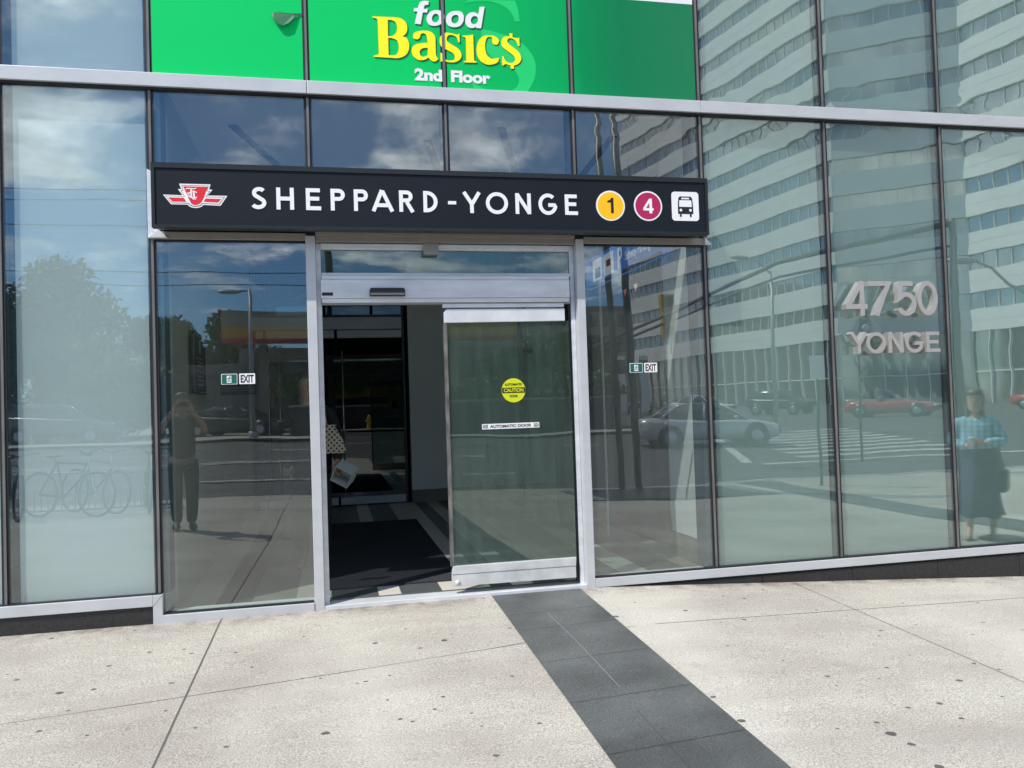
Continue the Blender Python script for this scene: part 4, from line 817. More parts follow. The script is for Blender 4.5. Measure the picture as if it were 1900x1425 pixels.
vsn = empty('arrow_sign', (2.95, 1.47, 2.55), 0, 'small black hanging box with pale and red arrows behind right pane', 'sign')
b = MB(); b.box(-.03, .03, -.29, .29, -.065, .065); b.cur = 1; b.add([(-.032, -.20, .04), (-.032, -.10, .04), (-.032, -.15, -.04)], [(0, 1, 2)]); b.cur = 2; b.add([(-.032, .10, .03), (-.032, .20, .03), (-.032, .15, -.04)], [(0, 1, 2)]); b.build('panel', [M['black'], added_glow('glow_arrow', (.7, .55, .5), .5), added_glow('glow_arrow_red', (.5, .12, .1), .5)], vsn)
b = MB(); b.cyl((0, 0, .066), (0, 0, 1.3), .008, 8); b.build('hanger', M['galv'], vsn)
# ------------------------------------------------------------ the street seen in the glass
def gtop(x, y): return rz(x, y)
# far pavement, forecourt, road markings, vent grate
def slab(name, pts, dz, m_, kind='structure', sub=None):
    b = MB(); b.add([(x, y, rz(x, y)+dz) for x, y in pts], [tuple(range(len(pts)))]); return tag(b.build(name, m_), kind=kind)
tag(sheet('far_pavement', fr(-40, 13, 1.5), fr(-27.6, -24.8, .7), rz, M['far_walk'], .10), kind='structure')
tag(sheet('forecourt', fr(-40, 9, 3), fr(-60, -27.9, 2), rz, M['far_walk'], .03), kind='structure')
tag(sheet('parking_lot', fr(12, 60, 3), fr(-62, -27.9, 2), rz, M['asphalt'], .012), kind='structure')
b = MB()
for x0, y0, x1, y1, w in ((-14, -13.2, -6, -13.2, .14), (-3.2, -13.2, .4, -13.2, .14), (3.0, -13.2, 7, -13.2, .14), (-20, -17.2, 6.5, -17.2, .12), (-20, -17.5, 6.5, -17.5, .12), (-9, -20.9, -4, -20.9, .14), (-2, -20.9, 2.5, -20.9, .14), (5, -20.9, 9, -20.9, .14), (8, -10.6, 40, -10.6, .10)):
    n = max(1, int(abs(x1-x0)/1)); b.add([(x0+(x1-x0)*i/n, yy, rz(x0+(x1-x0)*i/n, yy)+.006) for i in range(n+1) for yy in (y0-w/2, y0+w/2)], [(2*i, 2*i+2, 2*i+3, 2*i+1) for i in range(n)])
for k in range(9):   # zebra crossing on the right
    y0 = -14.6-k*1.05
    for j in range(5):
        x0 = 12.8+j*1.1+k*.25; b.add([(x, y, rz(x, y)+.006) for x, y in ((x0, y0), (x0+1.1, y0), (x0+1.1, y0-.42), (x0, y0-.42))], [(0, 1, 2, 3)])
b.add([(x, y, rz(x, y)+.006) for x, y in ((11, -13.6), (26, -13.6), (26, -13.35), (11, -13.35))], [(0, 1, 2, 3)]); b.add([(x, y, rz(x, y)+.007) for x, y in ((10.6, -13.8), (10.9, -13.8), (13.8, -21.6), (13.5, -21.6))], [(0, 1, 2, 3)])
tag(b.build('road_markings', M['paint']), kind='structure')
b = MB()
for i in range(46):
    x = 4.3+i*.076; b.add([(x, -9.1, gz(x, -9.1)+.012), (x+.045, -9.1, gz(x, -9.1)+.012), (x+.045, -7.3, gz(x, -7.3)+.012), (x, -7.3, gz(x, -7.3)+.012)], [(0, 1, 2, 3)])
gr = tag(b.build('vent_grate', M['galv']), 'wide grey metal ventilation grate set in the pavement by the kerb', 'grate')
b = MB(); b.add([(x, y, gz(x, y)+.006) for x, y in ((4.25, -9.15), (7.85, -9.15), (7.85, -7.25), (4.25, -7.25))], [(0, 1, 2, 3)]); b.build('pit', M['black'], gr)

# ---- cars
def car(name, kind, paint):
    root = empty(name); L, Wd = (4.65, .90) if kind != 'suv' else (4.7, .94); up_ = .18 if kind == 'suv' else 0
    bel = .88+up_*1.1
    if kind == 'conv': stn = [(-2.30, .42, .70, .62), (-2.22, .28, .80, .80), (-1.7, .22, .86, .90), (-.9, .20, .84, .92), (0, .20, .80, .92), (.8, .20, .82, .92), (1.6, .22, .78, .90), (2.1, .28, .66, .82), (2.28, .36, .55, .64)]
    else: stn = [(-2.32, .45+up_, bel-.10, .62), (-2.27, .32+up_, bel+.02, .78), (-1.9, .24+up_, bel+.06, Wd-.02), (-1.2, .22+up_, bel+.04, Wd), (0, .22+up_, bel, Wd), (.8, .22+up_, bel-.02, Wd), (1.3, .22+up_, bel-.06, Wd-.01), (1.9, .24+up_, bel-.14, Wd-.05), (2.2, .30+up_, bel-.24, Wd-.14), (2.32, .40+up_, bel-.34, Wd-.26)]
    rings = []
    for x, zb, zt, w in stn:
        half = [(w*.80, zb), (w*.97, zb+.10), (w, zb+.26), (w*.985, zt-.14), (w*.93, zt-.02), (w*.70, zt+.02), (0, zt+.035)]
        rings.append([(x, -y, z) for y, z in half]+[(x, y, z) for y, z in half[-2::-1]])
    b = MB(); b.loft(rings); b.build('body', M['car_'+paint], root)
    if kind != 'conv':
        rf = 1.43 if kind == 'sedan' else 1.70
        cst = {'sedan': [(-1.80, bel+.03, .60), (-1.15, rf-.10, .58), (-.75, rf-.01, .57), (0, rf, .58), (.35, rf-.05, .57), (1.15, bel-.02, .62)], 'suv': [(-2.18, bel+.02, .66), (-1.95, rf-.12, .62), (-1.2, rf, .62), (0, rf, .63), (.45, rf-.05, .61), (1.25, bel-.02, .66)]}[kind]
        rings = []
        for x, zt, w in cst:
            zz = bel-.04; rings.append([(x, -Wd*.90, zz), (x, -(w+(Wd*.90-w)*.12), max(zz+.01, zt-.06)), (x, -w*.85, zt), (x, w*.85, zt), (x, w+(Wd*.90-w)*.12, max(zz+.01, zt-.06)), (x, Wd*.90, zz)])
        b = MB(); b.loft(rings); b.build('windows', M['carglass'], root)
        b = MB(); rr = [[(x, -w*.86, zt+.012), (x, w*.86, zt+.012), (x, w*.84, zt-.02), (x, -w*.84, zt-.02)] for x, zt, w in cst[1:-1]]; b.loft(rr)
        for s_ in (-1, 1):
            for i in (0, 4):
                a_, c_ = cst[i], cst[i+1]; b.tube([(a_[0], s_*Wd*.88, bel-.02) if i == 0 else (a_[0], s_*a_[2]*.92, a_[1]), (c_[0], s_*c_[2]*.92, c_[1]) if i == 0 else (c_[0], s_*Wd*.88, bel-.02)], .035, 6)
            b.tube([(-.25, s_*Wd*.905, bel-.02), (-.20, s_*.60, rf-.02)], .035, 6)
        b.build('roof', M['car_'+paint], root)
    else:
        b = MB(); b.add([(.55, -.66, .80), (.55, .66, .80), (.18, .58, 1.14), (.18, -.58, 1.14)], [(0, 1, 2, 3)]); b.add([(.57, -.66, .80), (.57, .66, .80), (.20, .58, 1.14), (.20, -.58, 1.14)], [(0, 1, 2, 3)]); b.build('windscreen', M['carglass'], root)
        for s_ in (-1, 1):
            b = MB(); b.ellipsoid((-.55, s_*.34, .90), .14, .22, .22); b.build('seat', M['black_leather'], root)
    for x in (-1.38, 1.42):
        for s_ in (-1, 1):
            wr = .33+up_*.2; b = MB(); b.cyl((x, s_*(Wd-.16), wr), (x, s_*(Wd+.015), wr), wr, 24); wl_ = b.build('wheel', M['rubber'], root)
            b = MB(); b.cyl((x, s_*(Wd+.0), wr), (x, s_*(Wd+.03), wr), wr*.62, 20, wr*.55)
            for k in range(5):
                a = k*math.tau/5; b.obox((x+.11*math.cos(a), s_*(Wd+.032), wr+.11*math.sin(a)), .20, .012, .035, Matrix.Rotation(-a, 3, 'Y'))
            b.build('rim', M['rim'], wl_)
            b = MB(); b.cyl((x, s_*(Wd-.10), wr+.02), (x, s_*(Wd+.006), wr+.02), wr+.07, 24); b.build('wheel_arch', M['black'], root)
    hz = (.62 if kind != 'conv' else .58)+up_
    for s_ in (-1, 1):
        b = MB(); b.ellipsoid((2.10, s_*.58, hz), .18, .16, .07); b.build('headlight', M['lamp_clear'], root)
        b = MB(); b.obox((-2.24, s_*.60, hz+.14), .12, .30, .10); b.build('tail_light', M['lamp_red'], root)
        b = MB(); b.ellipsoid((.72, s_*(Wd+.09), bel+.06), .07, .09, .06); b.build('mirror', M['car_'+paint], root)
    b = MB(); b.obox((-2.335, 0, .72+up_), .02, .42, .12); b.build('number_plate', M['white'], root)
    b = MB(); b.obox((2.30, 0, .52+up_), .06, 1.0, .14); b.build('grille', M['black'], root)
    return root
protos = {}
def put_car(kind, paint, x, y, deg, label, group=None, dz=0):
    key = (kind, paint)
    if key in protos: c = copy_tree(protos[key])
    else: c = car('parked_car', kind, paint); protos[key] = c
    c.location = (x, y, rz(x, y)+dz); c.rotation_euler = (0, 0, R(deg)); c['label'] = label; c['category'] = 'car'
    if group: c['group'] = group
    elif 'group' in c: del c['group']
    return c
put_car('sedan', 'silver', 12.0, -18.9, 9, 'silver sedan driving along the road, nearest car in the reflections')
put_car('conv', 'red', 29.4, -32.6, 50, 'low red open top sports car in front of the office tower')
GRP = 'cars on the lot before the office tower'
put_car('sedan', 'grey', 35.0, -41.0, 50, 'grey sedan parked directly behind the red sports car', GRP)
put_car('suv', 'black', 29.8, -44.4, 60, 'black sport utility vehicle parked before the tower glass, left of the grey sedan', GRP)
put_car('suv', 'white', 22.0, -61.0, 100, 'white sport utility vehicle parked furthest left in the far row', GRP, .1)
put_car('suv', 'grey', 25.2, -59.0, 110, 'dark grey sport utility vehicle beside the white one in the far row', GRP, .1)
put_car('sedan', 'black', 28.4, -56.5, 110, 'black sedan parked at the right end of the far row', GRP, .1)
put_car('sedan', 'white', 25.0, -46.5, 60, 'white sedan parked alone just behind the silver moving car', GRP, .1)
put_car('sedan', 'red', 43.0, -35.5, 75, 'dark red sedan at the far right beside the street light', GRP)
put_car('sedan', 'black', -4.1, -32.0, 20, 'black sedan standing by the petrol station canopy', 'cars across the road')
put_car('suv', 'grey', -10.8, -31.0, 10, 'grey sport utility vehicle standing under the large street trees', 'cars across the road')
put_car('sedan', 'blue', -14.0, -22.5, 0, 'dark blue sedan on the far lane at the left', 'cars across the road')

# ---- office tower with stepped plan
tw = empty('office_tower', (46.7, -118, 0), 0, 'tall office tower with white concrete bands and dark ribbon windows above a glazed podium', 'tower')
def tc_(b, nm, m_): o = b.build(nm, m_, tw); o.matrix_parent_inverse = Matrix.Translation((-46.7, 118, 0)); return o
fp = [(46.7, -118.1), (54.0, -73.0), (64.0, -65.3), (71.5, -18.0), (120, -26), (110, -118)]
def ring_off(pts, d):
    n = len(pts); c = Vector((sum(p[0] for p in pts)/n, sum(p[1] for p in pts)/n)); out = []
    for i in range(n):
        a, p, q = Vector(pts[i-1]), Vector(pts[i]), Vector(pts[(i+1) % n]); d1 = (p-a).normalized(); d2 = (q-p).normalized(); n1 = Vector((-d1.y, d1.x)); n2 = Vector((-d2.y, d2.x)); mm = (n1+n2).normalized()
        out.append(p+mm*d/max(.4, mm.dot(n1)))
    return out
def ringbox(b, d, z0, z1):
    P = ring_off(fp, d); n = len(P); b.add([(p.x, p.y, z) for z in (z0, z1) for p in P], [tuple(range(n))[::-1], tuple(range(n, 2*n))]+[(i, (i+1) % n, (i+1) % n+n, i+n) for i in range(n)])
b = MB(); ringbox(b, -.5 if False else 0, .2, 92); tc_(b, 'core', M['tower_glass'])
sgn_ = 1 if (ring_off(fp, 1)[0]-Vector((80, -70))).length > (Vector(fp[0])-Vector((80, -70))).length else -1
for k in range(22):
    b = MB(); z = 7.4+k*3.9; ringbox(b, sgn_*.35, z, z+1.10); ringbox(b, sgn_*.32, z+1.101, z+1.149); ringbox(b, sgn_*.35, z+1.15, z+2.25); tc_(b, 'wall_band', M['tower_white'])
def fins(b, step, z0, z1, w, d, edges=(0, 1, 2)):
    for e_ in edges:
        a, c = Vector(fp[e_]), Vector(fp[e_+1]); L = (c-a).length; n = int(L/step); dr = (c-a)/L; nn = Vector((-dr.y, dr.x))*sgn_
        for i in range(n+1):
            p = a+dr*i*step+nn*d/2; rot = Matrix.Rotation(math.atan2(dr.y, dr.x), 3, 'Z'); b.obox((p.x, p.y, (z0+z1)/2), w, d, z1-z0, rot)
for k in range(14):
    b = MB(); z = 7.4+k*3.9+2.25; fins(b, 1.55, z, z+1.65, .06, .12); tc_(b, 'window_mullions', M['tower_white'])
b = MB(); fins(b, 2.1, .2, 7.4, .10, .30); tc_(b, 'podium_fins', M['tower_white'])
b = MB(); ringbox(b, sgn_*.12, 3.2, 3.32); tc_(b, 'podium_rail', M['tower_white'])
# ---- other buildings
def block(name, label, x0, x1, y0, y1, h, m_, floors, cols, cat='building', rot=0):
    t = empty(name, ((x0+x1)/2, (y0+y1)/2, 0), rot, label, cat); w, d = (x1-x0)/2, (y1-y0)/2
    b = MB(); b.box(-w, w, -d, d, .2, h); b.build('wall', m_, t)
    fh = (h-1)/floors; cw = 2*w/cols; n = 0
    for i in range(floors):
        b = MB()
        for j in range(cols): b.box(-w+cw*(j+.22), -w+cw*(j+.78), d-.05, d+.04, 1+fh*i+fh*.25, 1+fh*i+fh*.8)
        b.build('window_row', M['dark_win'], t)
    b = MB(); b.box(-w-.2, w+.2, -d-.2, d+.2, h, h+.5); b.build('parapet', m_, t); return t
block('apartment_building', 'distant beige apartment block left of the white banded tower', 23, 33, -112, -98, 17.5, M['beige'], 5, 5)
block('low_building', 'low beige block stepping down beside the tower', 33.5, 39, -108, -98, 13.8, M['beige'], 4, 3)
block('brick_shop', 'grey brown low rise row beyond the street planter', 8.5, 21.5, -86, -76, 10.5, M['stone_grey'], 3, 7)
block('garage', 'small plain grey garage next to the petrol station', -7.2, -3.4, -42, -37, 3.5, M['stone_grey'], 1, 2)
# ---- petrol station
gs = empty('petrol_station', (1.6, -33, .4), 0, 'petrol station canopy with cream fascia, yellow and red stripes and dark shop front', 'petrol station')
def part(nm, m_, *bx):
    b = MB()
    for q in bx: b.box(*q)
    return b.build(nm, m_, gs)
part('canopy', M['gas_white'], (-6.0, 6.6, -4.2, 3.4, 4.55, 5.35)); part('canopy_stripe', M['gas_yellow'], (-6.0, 6.6, 3.401, 3.44, 4.22, 4.72)); part('canopy_stripe', M['gas_red'], (-6.0, 6.6, 3.401, 3.45, 4.0, 4.215))
part('canopy_stripe', M['gas_red'], (-6.1, -6.001, -4.2, 3.4, 4.3, 4.55))
for x in (-4.6, 4.2): part('column', M['gas_white'], (x-.2, x+.2, -.4, 0, 0, 4.2))
part('shop_wall', M['stone_grey'], (-6.2, 8.0, -9.5, -5.0, 0, 4.4)); part('shop_window', M['dark_win'], (-5.8, 7.6, -4.99, -4.94, .3, 1.9), (-5.8, 7.6, -4.99, -4.94, 2.6, 3.6)); part('sign_band', M['gas_yellow'], (-5.9, 7.7, -4.93, -4.88, 2.0, 2.5))
for x in (-2.6, 2.2):
    part('pump', M['gas_yellow'], (x-.35, x+.35, -.25, .25, .15, 1.75)); part('pump_island', M['kerb'], (x-.9, x+.9, -.5, .5, 0, .15))
# ---- planter wall and hedge
pw = empty('planter', (5, -28.4, .4), 0, 'long low dark concrete planter wall on the far side of the road', 'planter'); b = MB(); b.box(-6.6, 7.0, -.5, .5, -.3, 1.25); bevelled(b.build('wall', M['column'], pw), .03); b = MB(); b.box(-6.7, 7.1, -.6, .6, 1.252, 1.34); b.build('coping', M['stone_grey'], pw)

# ---- foliage
def leafmesh(blobs, n, size, seed):
    rnd = random.Random(seed); b = MB(); vs = []; fs = []
    tot = sum(r[3]*r[4]*r[5] for r in blobs)
    for cx, cy, cz, rx, ry, rz_ in blobs:
        for _ in range(int(n*rx*ry*rz_/tot)+3):
            d = Vector((rnd.gauss(0, 1), rnd.gauss(0, 1), rnd.gauss(0, 1))).normalized(); rr = rnd.random()**.45*rnd.uniform(.82, 1.12)
            c = Vector((cx+d.x*rx*rr, cy+d.y*ry*rr, cz+d.z*rz_*rr)); u = Vector((rnd.gauss(0, 1), rnd.gauss(0, 1), rnd.gauss(0, 1))).normalized(); w = u.orthogonal().normalized(); s_ = size*rnd.uniform(.6, 1.4)
            k = len(vs); vs += [c-u*s_, c+w*s_*.5, c+u*s_, c-w*s_*.5]; fs.append((k, k+1, k+2, k+3))
    b.add(vs, fs); return b
def tree(name, label, x, y, h, rad, leaf, seed, cat='tree', n=7500, group='street trees'):
    rnd = random.Random(seed); t = empty(name, (x, y, rz(x, y)-.05), rnd.random()*6, label, cat, group)
    b = MB(); b.tube([(0, 0, 0), (.05, .02, h*.2), (.02, .06, h*.45), (.0, 0, h*.8)], [h*.028, h*.022, h*.016, .02], 8)
    bl = []
    for i in range(13):
        a = rnd.random()*6.28; r_ = rad*rnd.uniform(.15, .75); z = h*rnd.uniform(.26, .86); q = (r_*math.cos(a), r_*math.sin(a), z); k = 1-.55*max(0, (z/h-.55)/.4)
        b.tube([(0, 0, h*rnd.uniform(.22, .4)), (q[0]*.5, q[1]*.5, z*.75), q], [h*.012, h*.008, .01], 6); bl.append((q[0]*k, q[1]*k, z, rad*rnd.uniform(.3, .5), rad*rnd.uniform(.3, .5), h*rnd.uniform(.10, .17)))
    b.build('trunk', M['bark'], t); leafmesh(bl, n, .17, seed).build('crown', leaf, t); return t
tree('broadleaf_tree', 'tallest broad tree at the far left of the reflections', -16.6, -36, 9.6, 4.0, M['leaf1'], 1)
tree('broadleaf_tree', 'dense green tree right of the tallest one', -12.2, -37, 9.4, 3.3, M['leaf2'], 2)
tree('broadleaf_tree', 'rounded mid height tree left of the petrol station', -8.6, -39.5, 6.4, 2.6, M['leaf1'], 3)
tree('broadleaf_tree', 'feathery olive green tree behind the garage', -6.2, -42.0, 7.3, 2.6, M['leaf3'], 4)
tree('broadleaf_tree', 'small dark tree peeping over the garage roof', -4.2, -46, 5.6, 2.0, M['leaf2'], 5, n=3000)
tree('broadleaf_tree', 'dark bushy tree behind the street planter at the left', 9.0, -34, 5.0, 2.6, M['leaf2'], 6)
tree('broadleaf_tree', 'dark bushy tree behind the street planter at the right', 12.2, -33.5, 5.4, 2.6, M['leaf1'], 8)
tree('broadleaf_tree', 'large tree far left beside the tallest one', -22, -35, 9.4, 4.2, M['leaf2'], 9)
tree('broadleaf_tree', 'full green tree just left of the rounded tree', -10.2, -34.5, 5.6, 2.6, M['leaf3'], 12)
tree('broadleaf_tree', 'dark tree filling the gap behind the tallest two', -14.6, -42.0, 8.0, 3.6, M['leaf2'], 13)
tree('broadleaf_tree', 'low dense tree beside the garage wall', -7.6, -36.5, 4.4, 2.2, M['leaf2'], 14)
for i, (x0, lab) in enumerate(((-20, 'long dense hedge under the tallest tree'), (-12.5, 'long dense hedge beside the garage'))):
    t = empty('hedge', (x0, -39.5, .4), 0, lab, 'hedge', 'tall hedges under the street trees'); rnd = random.Random(80+i)
    leafmesh([(rnd.uniform(-4.2, 4.2), rnd.uniform(-.5, .5), rnd.uniform(.6, 3.4), 1.1, .8, .9) for _ in range(34)], 7000, .16, 70+i).build('foliage', M['leaf2'], t)
fir = empty('fir_tree', (-5.1, -42.5, .4), 0, 'narrow dark pointed fir rising beside the petrol station canopy', 'tree'); b = MB(); b.tube([(0, 0, 0), (0, 0, 6.6)], [.12, .02], 6); b.build('trunk', M['bark'], fir)
leafmesh([(0, 0, 1+k*.62, 1.15*(1-k/9.6), 1.15*(1-k/9.6), .38) for k in range(9)]+[(.25*math.cos(k*2.4), .25*math.sin(k*2.4), 2+k*.5, .8*(1-k/9.), .3, .12) for k in range(8)], 2600, .12, 11).build('crown', M['leaf2'], fir)
for i, (x0, w, hh, nm, lab) in enumerate(((-.2, 2.0, 1.5, 'leaf1', 'clipped green hedge growing in the planter before the petrol station'), (6.0, 2.6, 1.3, 'leaf2', 'dark green shrubs in the middle of the planter'), (10.4, 2.0, 1.5, 'leaf1', 'bright shrub at the right end of the planter'))):
    t = empty('hedge', (x0, -28.4, 1.7), 0, lab, 'hedge', 'shrubs in the planter')
    rnd = random.Random(40+i); leafmesh([(rnd.uniform(-w, w), rnd.uniform(-.3, .3), rnd.uniform(.2, hh*.7), .6, .45, .4) for _ in range(9)], 2600, .09, 60+i).build('foliage', M[nm], t)
b = leafmesh([(8+i*.55, -27.95, 1.95, .18, .1, .12) for i in range(5)], 160, .06, 90); fl_ = tag(b.build('flower_bed', mat('pale_flowers', (.6, .5, .45), .7, col2=(.5, .15, .2))), 'pale and pink flowers edging the planter', 'flowers')

# ---- street furniture
def pole_light(name, label, x, y, h, arm, dz=0):
    t = empty(name, (x, y, rz(x, y)), 0, label, 'street light'); b = MB(); b.tube([(0, 0, 0), (0, 0, h)], [.11, .06], 12); b.cyl((0, 0, 0), (0, 0, .35), .17, 12); b.build('pole', M['galv'], t)
    b = MB(); b.tube(arm, .035, 8); b.build('arm', M['galv'], t); e_ = Vector(arm[-1]); b = MB(); b.ellipsoid(e_+Vector((-.25, 0, -.02)), .42, .14, .09); b.build('lamp_head', M['galv'], t); return t
pole_light('street_light', 'single arm street light standing by the petrol station', -2.85, -21.9+-3.4, 5.55, [(0, 0, 5.5), (-.3, 0, 5.52), (-.45, 0, 5.5)])
pole_light('street_light', 'tall curved arm street light before the white banded tower', 15.3, -9.2, 4.6, [(0, 0, 3.9), (-.35, -.2, 4.15), (-.6, -.35, 4.55), (-1.0, -.5, 4.75)])
pole_light('street_light', 'thin street light beyond the moving silver car', 17.2, -23.4, 6.4, [(0, 0, 6.3), (-.5, 0, 6.8), (-1.1, 0, 6.95)])
ts = empty('traffic_signal', (13.5, -9.35, rz(13.5, -9.35)), 0, 'mast arm traffic signal with a yellow signal head over the crossing', 'traffic light')
b = MB(); b.tube([(0, 0, 0), (0, 0, 5.6)], [.10, .07], 12); b.build('pole', M['galv_dark'], ts)
b = MB(); b.tube([(0, 0, 5.5), (-3.0, -2.2, 5.0), (-4.5, -4.4, 4.2), (-6.5, -5.8, 3.3)], [.07, .06, .05, .04], 8); b.tube([(0, 0, 5.0), (-3.0, -2.2, 4.65), (-4.5, -4.4, 3.98), (-6.4, -5.7, 3.2)], .035, 8); b.build('mast_arm', M['galv_dark'], ts)
b = MB(); b.box(-4.90, -4.52, -5.0, -4.78, 3.45, 4.62); hd_ = bevelled(b.build('signal_head', M['signal_yellow'], ts), .03)
for z in (3.65, 4.03, 4.41):
    b = MB(); b.cyl((-4.71, -4.78, z), (-4.71, -4.74, z), .13, 16); b.build('lens', M['black'], hd_)
b = MB(); b.cyl((-4.71, -4.7, 3.0), (-4.71, -4.7, 3.44), .03, 8); b.build('bracket', M['galv'], ts)
sg2 = empty('traffic_signal', (13.6, -13.0, rz(13.6, -13)), 0, 'grey backed traffic signal post left of the address letters in the glass', 'traffic light')
b = MB(); b.tube([(0, 0, 0), (0, 0, 3.0)], .035, 10); b.build('pole', M['column'], sg2); b = MB(); b.box(-.18, .18, .06, .3, 3.0, 4.0); s2h = bevelled(b.build('signal_head', M['galv'], sg2), .02)
for z in (3.2, 3.5, 3.8):
    b = MB(); b.ellipsoid((0, .32, z), .12, .10, .11); b.build('lens', M['lamp_clear'], s2h)
t = empty('sign_post', (9.35, -8.3, gz(9.35, -8.3)), 0, 'thin dark post standing at the pavement edge', 'post'); b = MB(); b.tube([(0, 0, 0), (0, 0, 2.6)], .03, 10); b.build('post', M['column'], t); b = MB(); b.box(-.16, .16, .031, .036, 2.1, 2.55); b.build('plate', M['white'], t)
pyl = empty('transit_pylon', (5.6, -9.2, gz(5.6, -9.2)), 0, 'dark twin post sign frame standing by the kerb', 'sign post')
b = MB(); b.tube([(-.05, 0, 0), (-.15, 0, 3.2), (-.34, 0, 7.8)], .065, 10); b.build('post', M['column'], pyl); b = MB(); b.tube([(.30, 0, 0), (.20, 0, 3.2), (.02, 0, 7.8)], .075, 10); b.build('post', M['column'], pyl); b = MB(); b.box(-.05, .14, -.03, .03, 2.3, 2.42); b.build('crossbar', M['column'], pyl)
hy = empty('fire_hydrant', (1.9, -25.6, rz(1.9, -25.6)+.10), 0, 'yellow fire hydrant at the far kerb seen through the open doorway', 'hydrant')
b = MB(); b.lathe([(.0, 0), (.17, 0), (.17, .05), (.11, .06), (.10, .50), (.13, .52), (.13, .56), (.11, .60), (.07, .70), (.03, .74), (0, .75)], n=18); b.build('barrel', M['hydrant'], hy)
for a, c in (((-.2, 0, .42), (.2, 0, .42)), ((0, 0, .40), (0, .19, .40))):
    b = MB(); b.cyl(a, c, .05, 12); b.build('nozzle', M['hydrant'], hy)
for i, (x, z0_, col) in enumerate(((6.9, .0, 'stone_grey'), (7.5, .0, 'stone_grey'))):
    t = empty('vertical_banner', (x*1.9, -30.5, rz(x*1.9, -30.5)), 0, ('left' if i == 0 else 'right')+' of two tall white flag banners beside the parked cars', 'banner', 'flag banners'); b = MB(); b.cyl((0, 0, 0), (0, 0, 3.6), .03, 8); b.build('pole', M['galv'], t)
    b = MB(); b.box(.03, .45, -.01, .01, .8, 3.5); b.cur = 1; b.box(.03, .45, .0101, .012, 2.9, 3.3); b.build('cloth', [M['white'], M['leaf3']], t)
# overhead wires
wr = empty('overhead_wires', (-12, -24, 8), 0, 'thin overhead wires crossing the sky at the left', 'wires')
for z0, z1, sag in ((9.36, 9.28, .0), (8.83, 8.90, .0), (8.62, 8.20, .1), (7.0, 6.62, .08), (6.32, 6.10, .03)):
    b = MB(); b.tube([(-22+34*k/16, 0, z0-8+(z1-z0)*k/16*1.6-sag*4*(k/16)*(1-k/16)) for k in range(17)], .016, 5); b.build('wire', M['gasket'], wr)
for x in (-22, 12):
    t = empty('utility_pole', (x-12, -24.2, rz(x-12, -24)), 0, 'wooden utility pole carrying the wires at the '+('left' if x < 0 else 'right')+' end', 'pole'); b = MB(); b.tube([(0, 0, 0), (0, 0, 10)], [.16, .11], 10); b.build('pole', M['bark'], t)
# ---- bicycles at a rack
def bicycle():
    t = empty('bicycle')
    for x in (-.52, .52):
        b = MB(); b.tube([(x+.33*math.cos(a*math.tau/28), 0, .34+.33*math.sin(a*math.tau/28)) for a in range(28)], .019, 8, True); w_ = b.build('wheel', M['rubber'], t)
        b = MB()
        for k in range(14): a = k*math.tau/14; b.tube([(x, 0, .34), (x+.32*math.cos(a), 0, .34+.32*math.sin(a))], .0022, 4, cap=False)
        b.cyl((x, -.04, .34), (x, .04, .34), .022, 8); b.build('spokes', M['chrome'], w_)
    b = MB(); A, S, Hd, Bk, Fr, Rr = (-.08, 0, .30), (-.22, 0, .82), (.36, 0, .80), (-.08, 0, .30), (.52, 0, .34), (-.52, 0, .34)
    for p, q in ((A, S), (S, Hd), (A, (.38, 0, .72)), (S, Rr), (A, Rr)): b.tube([p, q], .017, 8)
    b.build('frame', M['fabric_black'], t); b = MB(); b.tube([(.34, 0, .93), (.38, 0, .72), (.44, 0, .52), Fr], .015, 8); b.build('fork', M['chrome'], t)
    b = MB(); b.tube([(.26, -.30, 1.0), (.33, -.20, 1.02), (.34, 0, .95), (.33, .20, 1.02), (.26, .30, 1.0)], .013, 8); b.build('handlebar', M['black'], t)
    b = MB(); b.ellipsoid((-.27, 0, .93), .14, .07, .035); b.tube([(-.22, 0, .80), (-.26, 0, .92)], .013, 8); b.build('saddle', M['black_leather'], t)
    b = MB(); b.cyl((-.08, -.05, .30), (-.08, -.04, .30), .09, 18); b.tube([(-.08, -.06, .30), (.02, -.08, .18)], .012, 6); b.build('crank', M['chrome'], t); return t
bk = bicycle(); labs = ['foremost bicycle at the rack, seen nearly side on', 'bicycle leaning at the left end of the rack', 'bicycle at the right end of the rack next to the standing man', 'bicycle half hidden behind the foremost one']
for i, (x, y, a) in enumerate(((-4.05, -7.75, 25), (-4.9, -7.9, 60), (-2.95, -8.05, 75), (-3.75, -8.1, 40))):
    c = bk if i == 0 else copy_tree(bk); c.location = (x, y, gz(x, y)); c.rotation_euler = (R(4), 0, R(a)); tag(c, labs[i], 'bicycle', 'bicycles at the rack')
rk = empty('bike_rack', (-4.1, -8.35, gz(-4.1, -8.35)), 0, 'low metal bicycle rack with many upright bars', 'bike rack')
b = MB(); b.tube([(-1.5, 0, .05), (1.6, 0, .05)], .02, 8); b.tube([(-1.5, 0, .62), (1.6, 0, .62)], .02, 8); b.build('rail', M['galv'], rk)
b = MB()
for k in range(32): b.tube([(-1.5+k*.1, 0, .05), (-1.5+k*.1, 0, .62)], .009, 6)
b.build('bars', M['galv'], rk)

